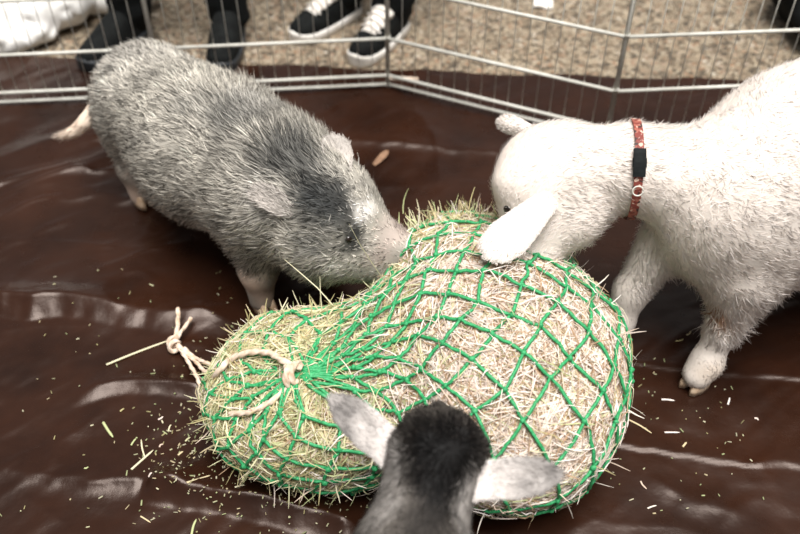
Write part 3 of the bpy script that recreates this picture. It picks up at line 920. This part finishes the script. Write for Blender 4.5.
fur('coat', goat_f, gv, gq, 60000, goat_groom, goat_len, goat_col, goat, M_FUR, width=0.00075, lift=0.30, curl=0.15, tuft=0.6, vary=0.14, jit=0.3,
    dens=lambda p: 1.0 * (p[:, 0] < 0.97) + 0.25)
# longer fringe hanging off chest and belly
fur('belly_fringe', goat_f, gv, gq, 5000, lambda P: np.tile(A(0.25, 0, -1), (len(P), 1)), lambda P: np.full(len(P), 0.042), goat_col, goat, M_FUR, width=0.0008, lift=0.12, curl=-0.05, tuft=0.5, vary=0.1,
    dens=lambda p: ((p[:, 0] > 0.50) & (p[:, 2] < 0.24) & (p[:, 2] > 0.13)) * 1.0 + ((p[:, 0] > 0.3) & (p[:, 0] < 0.38) & (p[:, 2] < 0.29)) * 0.7 + 1e-5)
# ears: near one droops over the face, far one sticks out sideways
gec = lambda P: np.tile(lin(236, 227, 219), (len(P), 1)) * (0.94 + 0.08 * vnoise(P, 0.02, 7))[:, None]
nb, nt_ = hit(goat_f, 550, 197, 0.002), at(485, 258, 0.335)
fb, ft = at(535, 133, 0.37), at(498, 121, 0.385)
eprof = lambda t: np.interp(t, [0, 0.15, 0.4, 0.65, 0.85, 0.95, 1.0], [0.55, 0.66, 0.86, 1.0, 0.86, 0.55, 0.2])
for b, t, s, w, cup, dr in ((nb, nt_, A(-0.35, -0.55, 0.75), 0.039, 0.28, 0.0), (fb, ft, A(-0.2, -0.9, 0.4), 0.019, 0.4, 0.0)):
    ev, ef, fr = ear_mesh(b, t, s, w, cup=-cup, thick=0.006, droop=dr, prof=eprof)
    e = mesh_obj('ear', ev, ef, M_SKIN, goat, color=gec(ev))
    ear_fur(ev, ef, fr, 2600, 0.006, gec, e, M_FUR, width=0.0006, lift=0.03)
for c in (hit(goat_f, 507, 210), A(0.20, 1.33, 0.33)):
    p = project(goat_f, c[None], 3)[0]
    eye(goat, p - grad(goat_f, p[None])[0] * 0.004, 0.0095)
mz = hit(goat_f, 533, 261, -0.004)
mesh_obj('mouth', *ball(mz, (0.016, 0.012, 0.008), 10, 6), material('pink_lips', rough=0.45, vary=(80, lin(206, 140, 128), lin(226, 170, 158))), goat)
for p in ((0.580, 1.084), (0.435, 1.192), (1.145, 1.30), (1.055, 1.52)):
    cloven(goat, p, A(-0.8, -0.6, 0), 0.024, 0.034)
# collar
RC = frame(COLLAR_AX)
phs = np.linspace(0, 2 * np.pi, 72, endpoint=False)
ring = []
for ph in phs:
    d = math.cos(ph) * RC[1] + math.sin(ph) * RC[2]
    lo, hi = 0.0, 0.2
    for _ in range(20):
        m_ = (lo + hi) / 2
        if goat_f((COLLAR_C + d * m_)[None])[0] < 0: lo = m_
        else: hi = m_
    ring.append((d, lo + 0.001))
def strap(idx, w, r0, r1, tilt=0.0):
    V, F = [], []
    for d, r in [ring[i % 72] for i in idx]:
        for (a, rr) in ((-w, r0), (w, r0), (w, r1), (-w, r1)):
            V.append(COLLAR_C + COLLAR_AX * a + d * (r + rr))
    n_ = len(idx)
    for i in range(n_ - 1):
        for k in range(4): F.append((i * 4 + k, i * 4 + (k + 1) % 4, (i + 1) * 4 + (k + 1) % 4, (i + 1) * 4 + k))
    F.append((0, 1, 2, 3)); F.append(tuple((n_ - 1) * 4 + k for k in (3, 2, 1, 0)))
    return np.array(V), F
M_COLLAR = bpy.data.materials.new('patterned_webbing'); M_COLLAR.use_nodes = True
_N = M_COLLAR.node_tree.nodes; _L = M_COLLAR.node_tree.links
_tc = _N.new('ShaderNodeTexCoord'); _vo = _N.new('ShaderNodeTexVoronoi'); _vo.inputs['Scale'].default_value = 170
_sp = _N.new('ShaderNodeSeparateColor'); _rp = _N.new('ShaderNodeValToRGB')
_L.new(_tc.outputs['Object'], _vo.inputs['Vector']); _L.new(_vo.outputs['Color'], _sp.inputs['Color']); _L.new(_sp.outputs['Red'], _rp.inputs['Fac'])
_cr = _rp.color_ramp; _cr.interpolation = 'CONSTANT'
for _ in range(2): _cr.elements.new(0.5)
for e_, (p_, c_) in zip(_cr.elements, [(0, lin(126, 56, 46)), (0.4, lin(160, 92, 76)), (0.66, lin(64, 44, 40)), (0.84, lin(206, 176, 158))]): e_.position = p_; e_.color = (*c_, 1)
_L.new(_rp.outputs['Color'], _N['Principled BSDF'].inputs['Base Color']); _N['Principled BSDF'].inputs['Roughness'].default_value = 0.7
collar = empty('collar', COLLAR_C, 'red patterned webbing collar with black buckle round the white goat neck', 'collar')
vS, fS = strap(list(range(73)), 0.0075, 0.003, 0.006)
mesh_obj('strap', vS, fS, M_COLLAR, collar, smooth=False)
M_BLACKP = material('black_plastic', rough=0.7, spec=0.15, vary=(80, lin(12, 14, 14), lin(26, 30, 30)))
# angle index facing the camera
cdir = nrm(A(0, 0, CAM_H) - COLLAR_C)
best = max(range(72), key=lambda i: float(ring[i][0] @ nrm(A(0.0, -0.72, 0.69))))
bk = mesh_obj('buckle', *strap([best - 4, best - 3, best - 2, best - 1, best, best + 1, best + 2, best + 3, best + 4][1:-1], 0.0105, 0.005, 0.011), M_BLACKP, collar, smooth=False)
mesh_obj('buckle_prong', *strap([best - 1, best, best + 1], 0.012, 0.006, 0.009), M_BLACKP, bk, smooth=False)
dd, rr = ring[(best - 6) % 72]; dd2, rr2 = ring[(best + 6) % 72]
low = min(((dd, rr), (dd2, rr2)), key=lambda q: q[0][2])
rc_ = COLLAR_C + low[0] * (low[1] + 0.011)
mesh_obj('tag_ring', *tube([rc_ + 0.009 * (math.cos(t) * COLLAR_AX + math.sin(t) * nrm(np.cross(COLLAR_AX, low[0]))) for t in np.linspace(0, 2 * np.pi, 20)], 0.0014, 6), M_WIRE, collar)

# ------------------------------------------------------------------ dark kid seen from behind
kd_p = [el((0.055, 0.680, 0.366), (0.060, 0.045, 0.046), (0.1, 0.8, -0.5), (0, 0.5, 0.8), k=0.03),
        rc((0.057, 0.72, 0.338), (0.064, 0.79, 0.265), 0.044, 0.027, 0.03),
        rc((0.045, 0.67, 0.36), (0.02, 0.565, 0.335), 0.056, 0.068, 0.04),
        el((-0.005, 0.47, 0.325), (0.12, 0.085, 0.10), (0.2, 0.95, 0), k=0.05),
        el((-0.05, 0.28, 0.32), (0.19, 0.115, 0.12), (0.2, 0.95, 0), k=0.06),
        el((-0.09, 0.11, 0.33), (0.12, 0.095, 0.11), (0.2, 0.95, 0), k=0.06)]
for sx, (px_, py_) in ((1, (0.05, 0.475)), (1, (-0.065, 0.50)), (1, (-0.03, 0.10)), (1, (-0.15, 0.125))):
    kd_p += [rc((px_, py_, 0.27), (px_, py_ - 0.01, 0.14), 0.05, 0.024, 0.04), rc((px_, py_ - 0.01, 0.14), (px_, py_, 0.02), 0.023, 0.018, 0.02)]
kd_p += [el((0.030, 0.685, 0.386), (0.022, 0.022, 0.02), k=0.03), el((0.085, 0.678, 0.384), (0.022, 0.022, 0.02), k=0.03)]
_kid = sdf(kd_p)
def kid_f(P): return _kid(P) + (vnoise(P, 0.026, 88) - 0.5) * 0.014 * sstep(0.64, 0.68, P[:, 1]) * sstep(0.35, 0.38, P[:, 2])
kv, kq = polygonise(kid_f, (-0.26, -0.06, 0.0), (0.19, 0.87, 0.47), 0.008)
KBLK, KGREY, KPALE = lin(14, 12, 11), lin(96, 90, 84), lin(190, 184, 178)
def kid_col(P):
    items = [(hit(kid_f, 378, 505), (0.035, 0.06, 0.06), KPALE, 0.55), (hit(kid_f, 468, 510), (0.035, 0.06, 0.06), KPALE, 0.75),
             (hit(kid_f, 392, 470), (0.03, 0.04, 0.05), KPALE, 0.8), (hit(kid_f, 470, 482), (0.03, 0.04, 0.05), KPALE, 0.8),
             (hit(kid_f, 430, 515), (0.045, 0.10, 0.06), KBLK * 4.0, 0.7),
             (hit(kid_f, 438, 475), (0.055, 0.07, 0.06), KBLK * 1.1, 1.0),
             (hit(kid_f, 443, 440), (0.078, 0.07, 0.075), KBLK, 1.0),
             ((0.06, 0.77, 0.29), (0.08, 0.06, 0.08), KBLK * 1.5, 0.9)]
    return blobs(P, KGREY, items, 90, 0.012) * (0.6 + 0.7 * vnoise(P, 0.012, 91))[:, None]
kid = empty('goat_kid', A(-0.03, 0.35, 0), 'dark grey goat kid with black crown and pale outspread ears facing the hay', 'goat')
mesh_obj('body', kv, kq, M_SKIN, kid, color=kid_col(kv) * 0.8)
def kid_groom(P):
    w = sstep(0.60, 0.68, P[:, 1])[:, None]
    return nrm(P - A(0.055, 0.645, 0.40)) * w + A(-0.2, -1, -0.1) * (1 - w)
fur('coat', kid_f, kv, kq, 42000, kid_groom, lambda P: np.full(len(P), 0.016), kid_col, kid, M_FUR, width=0.0008, lift=0.40, curl=0.2, tuft=0.7, vary=0.5,
    dens=lambda p: 0.12 + 1.0 * (p[:, 1] > 0.42) + 0.8 * (p[:, 1] > 0.6))
kec = lambda P: (lin(222, 214, 208)[None] * (1 - 0.55 * sstep(0.05, 0.13, np.abs(P[:, 0] - 0.05))[:, None] * (0.5 + vnoise(P, 0.018, 9)[:, None]))) * (0.9 + 0.15 * vnoise(P, 0.01, 7))[:, None]
for b, t, s, w in ((at(403, 462, 0.365), at(331, 396, 0.385), A(0.1, -0.5, 0.85), 0.027), (at(468, 482, 0.37), at(562, 474, 0.375), A(0.1, -0.5, 0.85), 0.027)):
    ev, ef, fr = ear_mesh(b, t, s, w, cup=0.35, thick=0.005, prof=lambda t: np.interp(t, [0, 0.2, 0.5, 0.75, 0.9, 1.0], [0.95, 0.9, 1.0, 0.85, 0.55, 0.12]))
    e = mesh_obj('ear', ev, ef, M_SKIN, kid, color=kec(ev))
    ear_fur(ev, ef, fr, 2600, 0.009, kec, e, M_FUR, width=0.00055, lift=0.12)
for c in (A(0.0, 0.735, 0.365), A(0.108, 0.735, 0.365)):
    p = project(kid_f, c[None], 3)[0]; eye(kid, p - grad(kid_f, p[None])[0] * 0.004, 0.008)
for p in ((0.05, 0.475), (-0.065, 0.50), (-0.03, 0.10), (-0.15, 0.125)): cloven(kid, p, A(0.1, 1, 0), 0.018, 0.026)
# wavy black forelock
n = 5000
P = sample(kv, kq, n, lambda p: ((p[:, 1] > 0.67) & (p[:, 2] > 0.36)) * 1.0 + 1e-6); Nn = grad(kid_f, P)
G = (P - A(0.05, 0.665, 0.40)) + 0.03 * np.stack([vnoise(P, 0.02, 15 + i) - 0.5 for i in range(3)], 1) * 3
T = nrm(G - Nn * (G * Nn).sum(1, keepdims=True))
v, fs, cc, nm = blades(P, Nn, T, rng.uniform(0.010, 0.018, n), np.full(n, 0.0007), lin(22, 18, 16) * rng.uniform(0.5, 1.9, (n, 1)), 0.35 + 0.5 * (vnoise(P, 0.016, 77) - 0.5) + rng.normal(0, 0.12, n), np.full(n, 0.6))
tag(mesh_obj('forelock', v, fs, M_FUR, kid, color=cc, normals=nm), 'wavy black forelock', kind='stuff')

# ------------------------------------------------------------------ people and things beyond the pen
M_CLOTH_BLK = material('black_trouser_cloth', rough=0.9, spec=0.15, vary=(25, lin(12, 13, 13), lin(22, 24, 24)), bump=(200, 0.4, 0.002))
M_CANVAS = material('black_canvas', rough=0.85, spec=0.15, vary=(40, lin(12, 13, 13), lin(24, 26, 25)))
M_RUBBER = material('white_rubber', rough=0.5, vary=(30, lin(214, 208, 198), lin(236, 232, 226)))
M_LACE = material('white_laces', rough=0.8, vary=(50, lin(216, 208, 196), lin(240, 234, 226)), bump=(300, 0.4, 0.001))
M_DARKSOLE = material('dark_rubber', rough=0.5, vary=(30, lin(24, 26, 28), lin(48, 52, 56)))

def sneaker(parent, toe, heel_dir, sole_m, upper_m, lace_m, L=0.275, z0=-0.017):
    f = -nrm(A(heel_dir[0], heel_dir[1], 0)); s = A(-f[1], f[0], 0)
    org = A(toe[0], toe[1], z0) - f * L
    def half(t): return 0.036 + 0.016 * math.sin(math.pi * min(1, t * 1.02)) * (0.4 + 0.9 * t)
    tt = np.concatenate([np.linspace(0, 0.08, 4), np.linspace(0.15, 0.85, 10), np.linspace(0.9, 1.0, 6)])
    def hw(t):
        e = min(1, math.sqrt(max(0, 1 - ((t - 0.88) / 0.12) ** 2))) if t > 0.88 else (math.sqrt(max(0, 1 - ((0.10 - t) / 0.10) ** 2)) if t < 0.10 else 1)
        return half(t) * max(e, 0.04)
    # sole with rounded rim and toe bumper
    rings = []
    zs = [(0.0, 0.96), (0.006, 1.02), (0.020, 1.03), (0.027, 0.98), (0.028, 0.80)]
    outl = [(t, 1) for t in tt] + [(t, -1) for t in tt[::-1]]
    V = []
    for z, g in zs:
        for t, k in outl: V.append(org + f * (L * (0.5 + (t - 0.5) * (1.0 if g > 0.9 else 0.94))) + s * k * hw(t) * g + A(0, 0, z + 0.010 * max(0, t - 0.8) * 5 * (z > 0.01)))
    m_ = len(outl); F = []
    for a in range(len(zs) - 1):
        for i in range(m_): F.append((a * m_ + i, a * m_ + (i + 1) % m_, (a + 1) * m_ + (i + 1) % m_, (a + 1) * m_ + i))
    F += [tuple(range(m_))[::-1], tuple((len(zs) - 1) * m_ + i for i in range(m_))]
    mesh_obj('sole', np.array(V), F, sole_m, parent)
    # upper: lofted arches
    V, F = [], []; na = 13
    ts = np.linspace(0.03, 0.965, 20)
    for t in ts:
        top = np.interp(t, [0, 0.1, 0.35, 0.5, 0.7, 0.88, 1.0], [0.085, 0.095, 0.092, 0.080, 0.055, 0.038, 0.018])
        for j in range(na):
            th = math.pi * j / (na - 1)
            V.append(org + f * L * t + s * hw(t) * 0.93 * math.copysign(abs(math.cos(th)) ** 0.75, math.cos(th)) + A(0, 0, 0.022 + top * math.sin(th) ** 0.8))
    for i in range(len(ts) - 1):
        for j in range(na - 1): F.append((i * na + j, (i + 1) * na + j, (i + 1) * na + j + 1, i * na + j + 1))
    F += [tuple(range(na)), tuple((len(ts) - 1) * na + j for j in range(na))[::-1]]
    up = mesh_obj('upper', np.array(V), F, upper_m, parent)
    # tongue and crossed laces on the instep
    if lace_m:
        V, F = [], []
        for i, t in enumerate(np.linspace(0.40, 0.72, 8)):
            top = np.interp(t, [0.35, 0.5, 0.7], [0.092, 0.080, 0.055]) + 0.024
            w = np.interp(t, [0.40, 0.72], [0.034, 0.026])
            for q in np.linspace(-1, 1, 6): V.append(org + f * L * t + s * w * q + A(0, 0, top + 0.004 - 0.014 * q * q))
            for q in np.linspace(-1, 1, 6): V.append(org + f * L * t + s * w * q + A(0, 0, top - 0.006 - 0.014 * q * q))
        for i in range(7):
            for j in range(5):
                a = i * 12 + j
                F.append((a, a + 1, a + 13, a + 12)); F.append((a + 6, a + 18, a + 19, a + 7))
            for j, r_ in ((0, 1), (5, 0)):
                a = i * 12 + j; q_ = (a, a + 12, a + 18, a + 6); F.append(q_ if r_ else q_[::-1])
        F += [tuple(range(6)) [::-1] + tuple(range(6, 12)), tuple(84 + j for j in range(6)) + tuple(84 + j for j in range(11, 5, -1))]
        tg = mesh_obj('tongue', np.array(V), F, lace_m, up if False else parent)
        for t in (0.46, 0.53, 0.60, 0.67):
            top = np.interp(t, [0.35, 0.5, 0.7], [0.092, 0.080, 0.055]) + 0.031
            mesh_obj('lace', *tube(catmull([org + f * L * (t + 0.02 * q) + s * 0.036 * q + A(0, 0, top - 0.014 * q * q) for q in np.linspace(-1, 1, 5)], 4), 0.0035, 6, flat=0.6), lace_m, parent)
    return org + f * L * 0.22 + A(0, 0, 0.10)

def trousers(parent, ankles, hip_c, name='trousers'):
    pr = []
    hip_c = np.asarray(hip_c, float)
    for k, a in zip((-1, 1), ankles):
        hip = hip_c + A(0.09 * k, 0, 0)
        knee = (a + hip) / 2 + A(0, -0.03, 0)
        knee[2] = 0.48
        pr += [rc(a + A(0, 0.01, -0.02), knee, 0.062, 0.078, 0.04), rc(knee, hip, 0.078, 0.10, 0.05)]
    pr.append(el(hip_c + A(0, 0, 0.05), (0.18, 0.13, 0.13), k=0.08))
    f0 = sdf(pr)
    f_ = lambda P: np.maximum(f0(P) + (vnoise(P * A(1, 1, 2.2), 0.05, 3) - 0.5) * 0.016, P[:, 2] - 0.90)
    lo = np.min([*(a for a in ankles), hip_c], axis=0) - 0.25; hi = np.max([*(a for a in ankles), hip_c], axis=0) + 0.25
    lo[2] = 0.0
    v_, q_ = polygonise(f_, lo, hi, 0.02)
    mesh_obj(name, v_, q_, M_CLOTH_BLK, parent)

p1 = empty('person', A(-0.12, 2.5, -0.03), 'person in black trousers and black sneakers with white rims outside the pen', 'person')
a1 = sneaker(p1, (-0.318, 2.350), (0.68, 0.74), M_RUBBER, M_CANVAS, M_LACE)
a2 = sneaker(p1, (-0.130, 2.225), (0.50, 0.86), M_RUBBER, M_CANVAS, M_LACE)
trousers(p1, [a1, a2], A(-0.02, 2.62, 0.86))
p2 = empty('person', A(-0.65, 2.4, -0.03), 'person in black trousers and plain dark shoes standing behind the pig outside the pen', 'person')
a3 = sneaker(p2, (-0.895, 2.185), (0.50, 0.86), M_DARKSOLE, M_CANVAS, None, z0=-0.007)
a4 = sneaker(p2, (-0.505, 2.165), (0.02, 1.0), M_DARKSOLE, M_CANVAS, None, z0=-0.007)
trousers(p2, [a3, a4], A(-0.62, 2.56, 0.86))

# white crumpled cloth at the far left
wc = [el((-1.16, 2.36, 0.02), (0.15, 0.09, 0.055), (1, 0.1, 0), k=0.02), el((-1.08, 2.44, 0.055), (0.17, 0.10, 0.085), (0.9, 0.4, 0), k=0.015),
      el((-1.30, 2.42, 0.06), (0.16, 0.14, 0.10), k=0.03), el((-0.88, 2.56, 0.03), (0.14, 0.075, 0.06), (0.95, 0.1, 0), k=0.02), el((-1.15, 2.62, 0.07), (0.25, 0.15, 0.12), k=0.04)]
w0 = sdf(wc)
wf = lambda P: w0(P) + (1 - np.abs(2 * vnoise(P * A(1.6, 0.5, 1.2) + A(0.1, 0.3, 0) * P[:, [1]], 0.055, 9) - 1)) ** 2 * 0.014 - 0.006
wv, wq = polygonise(wf, (-1.6, 2.1, -0.03), (-0.65, 2.85, 0.26), 0.011)
wc_o = mesh_obj('white_cloth', wv, wq, material('white_cotton', rough=0.9, vary=(12, lin(226, 222, 214), lin(242, 240, 236))), origin=(-1.1, 2.45, 0))
tag(wc_o, 'crumpled white cloth lying on the paving at far left', 'cloth')

# black bag at the far right
bb = [el((1.30, 2.50, 0.12), (0.20, 0.16, 0.17), (0.9, 0.3, 0), k=0.05), el((1.30, 2.34, 0.06), (0.15, 0.14, 0.10), k=0.06), el((1.38, 2.45, 0.28), (0.15, 0.12, 0.12), k=0.08)]
b0 = sdf(bb); bf = lambda P: b0(P) + (vnoise(P, 0.06, 4) - 0.5) * 0.02
bv, bq = polygonise(bf, (1.0, 2.1, -0.04), (1.7, 2.8, 0.5), 0.014)
bb_o = empty('black_bag', A(1.22, 2.45, -0.03), 'black soft bag slumped on the paving at far right', 'bag')
mesh_obj('bag_body', bv, bq, M_CLOTH_BLK, bb_o)
mesh_obj('handle', *tube(catmull([A(1.28, 2.42, 0.36), A(1.30, 2.40, 0.46), A(1.40, 2.42, 0.50), A(1.48, 2.46, 0.45), A(1.50, 2.47, 0.34)], 6), 0.009, 8), M_CLOTH_BLK, bb_o)

# white scrap on the paving
sx0 = at(543, 3, -0.017)
gxs, gys = np.meshgrid(np.linspace(-0.03, 0.03, 7), np.linspace(-0.04, 0.04, 7), indexing='ij')
top = np.stack([sx0[0] + gxs + 0.1 * gys, sx0[1] + gys, -0.010 + 0.006 * np.sin(gxs * 90) * np.cos(gys * 60) + 0 * gxs], -1).reshape(-1, 3)
i7 = np.arange(49).reshape(7, 7); q7 = np.stack([i7[:-1, :-1], i7[1:, :-1], i7[1:, 1:], i7[:-1, 1:]], -1).reshape(-1, 4)
bd = list(i7[0, :]) + list(i7[1:, 6]) + list(i7[6, 5::-1]) + list(i7[5:0:-1, 0])
sides7 = np.array([(bd[(k + 1) % len(bd)], bd[k], bd[k] + 49, bd[(k + 1) % len(bd)] + 49) for k in range(len(bd))])
scr = mesh_obj('paper_scrap', np.vstack([top, top - A(0, 0, 0.0015)]), np.vstack([q7, q7[:, ::-1] + 49, sides7]), M_LACE, origin=sx0)
tag(scr, 'small white scrap of paper on the pebbled paving', 'paper')

# dry leaf
lf = at(381, 160, 0)
ev, ef, fr = ear_mesh(A(lf[0] - 0.018, lf[1] - 0.015, tarp_z(lf[0], lf[1]) + 0.004), A(lf[0] + 0.018, lf[1] + 0.028, tarp_z(lf[0], lf[1]) + 0.016), A(0, -0.5, 0.8), 0.010, cup=0.3, thick=0.0008)
tag(mesh_obj('dry_leaf', ev, ef, material('dry_leaf', rough=0.7, vary=(90, lin(104, 72, 48), lin(142, 108, 80))), origin=lf), 'small curled tan leaf on the tarp between the pig and goat', 'leaf')

# ------------------------------------------------------------------ loose hay on the tarp
def stalk_obj(pts, w, label, group=None, colr=None, parent=None):
    P_ = [at(*q) for q in pts]
    for p_ in P_: p_[2] = tarp_z(p_[0], p_[1]) + w * 0.8
    c = catmull(P_, 5)
    v_, f_ = tube(c, np.interp(np.linspace(0, 1, len(c)), [0, 0.8, 1], [w, w * 0.9, w * 0.4]), 5, flat=0.6)
    cl = np.tile(colr if colr is not None else HG[int(rng.integers(0, 4))], (len(v_), 1))
    o = mesh_obj('hay_stalk', v_, f_, M_HAY, parent, color=cl, origin=P_[0])
    return o
tag(stalk_obj([(106, 364), (135, 352), (172, 339)], 0.0026, None, colr=HG[2]), 'long pale hay stalk pointing left from the rope tail', 'hay stalk')
y1 = stalk_obj([(132, 471), (143, 459), (153, 449)], 0.0024, None, colr=HG[2])
tag(y1, 'forked hay stalk on the tarp left of the net', 'hay stalk')
stalk_obj([(145, 458), (142, 448), (141, 439)], 0.0018, None, colr=HG[2], parent=y1).name = 'side_twig'
tag(stalk_obj([(189, 490), (205, 481), (211, 477)], 0.0022, None, colr=HG[3]), 'hay stalk lying by the bottom left fold of the tarp', 'hay stalk')
tag(stalk_obj([(191, 534), (193, 525), (196, 518)], 0.0024, None, colr=HG[1]), 'greenish hay tuft at the bottom edge of the tarp', 'hay stalk')
tag(stalk_obj([(624, 416), (640, 424), (652, 432)], 0.002, None, colr=HG[3]), 'bent hay stalk right of the net on the tarp', 'hay stalk')
tag(stalk_obj([(103, 422), (108, 430), (113, 437)], 0.003, None, colr=HG[1]), 'curled greenish hay wisp on the tarp at left', 'hay stalk')
tag(stalk_obj([(662, 398), (668, 398), (675, 399)], 0.0022, None, colr=HC[0]), 'short pale hay stalk below the goat front hoof', 'hay stalk')
tag(stalk_obj([(665, 431), (672, 431), (680, 431)], 0.0018, None, colr=HC[0]), 'short pale hay stalk between the two right tarp folds', 'hay stalk')
small = [((676, 340), (684, 338)), ((687, 334), (691, 330)), ((728, 404), (730, 397)), ((648, 507), (657, 504)), ((683, 446), (687, 441)), ((755, 417), (759, 419)), ((641, 480), (647, 488)),
         ((131, 445), (136, 438)), ((140, 515), (150, 521)), ((158, 419), (163, 416)), ((168, 430), (171, 424)), ((185, 440), (190, 436)), ((178, 455), (183, 451)), ((120, 411), (124, 408)),
         ((213, 455), (219, 452)), ((243, 478), (247, 470)), ((236, 492), (247, 488)), ((159, 446), (163, 443)), ((85, 470), (89, 468)), ((240, 460), (246, 455)), ((150, 481), (154, 478)), ((206, 423), (210, 428))]
for a_, b_ in small:
    m_ = ((a_[0] + b_[0]) / 2 + rng.normal(0, 0.6), (a_[1] + b_[1]) / 2 + rng.normal(0, 0.6))
    tag(stalk_obj([a_, m_, b_], float(rng.uniform(0.0014, 0.0022)), None, colr=(HG + HC)[int(rng.integers(0, 9))]), 'short loose snippet of hay on the tarp right of the net' if a_[0] > 400 else 'short loose snippet of hay on the tarp left of the net', 'hay stalk', 'hay snippets right of the net' if a_[0] > 400 else 'hay snippets left of the net')
# crumbs
n = 900
cx = np.concatenate([rng.normal(at(215, 440)[0], 0.07, 380), rng.normal(at(300, 505)[0], 0.10, 120), rng.uniform(-0.75, -0.2, 100), rng.uniform(0.35, 0.65, 80)])
cy = np.concatenate([rng.normal(at(215, 440)[1], 0.085, 380), rng.normal(at(300, 505)[1], 0.025, 120), rng.uniform(0.75, 1.4, 100), rng.uniform(0.8, 1.15, 80)])
cz = np.array([tarp_z(a_, b_) for a_, b_ in zip(cx, cy)]) + 0.0012
P = np.stack([cx, cy, cz], 1); n = len(P)
th = rng.uniform(0, 6.28, n); Td = np.stack([np.cos(th), np.sin(th), rng.normal(0, 0.1, n)], 1)
L_ = rng.uniform(0.0007, 0.0034, n) * rng.choice([1, 1, 1.6], n); W_ = rng.uniform(0.0005, 0.0013, n)
S_ = nrm(np.cross(Td, A(0, 0, 1))); U_ = A(0, 0, 1)
box = np.array([[x, y, z] for z in (-1, 1) for y in (-1, 1) for x in (-1, 1)], float)
Vc = (P[:, None] + Td[:, None] * (L_[:, None] * box[:, 0])[..., None] + S_[:, None] * (W_[:, None] * box[:, 1])[..., None] + (U_ * 0.0009)[None, None] * box[:, 2][None, :, None]).reshape(-1, 3)
Fc = ((np.arange(n) * 8)[:, None, None] + np.array([[0, 2, 3, 1], [4, 5, 7, 6], [0, 1, 5, 4], [2, 6, 7, 3], [0, 4, 6, 2], [1, 3, 7, 5]])[None]).reshape(-1, 4)
crumb_c = np.repeat(np.array(HG)[rng.integers(0, 5, n)] * rng.uniform(0.45, 0.85, (n, 1)), 8, axis=0)
cr_o = mesh_obj('hay_crumbs', Vc, Fc, M_HAY, color=crumb_c, smooth=False, origin=(-0.3, 0.9, 0))
tag(cr_o, 'tiny hay crumbs sprinkled over the tarp around the net', 'hay crumbs', kind='stuff')
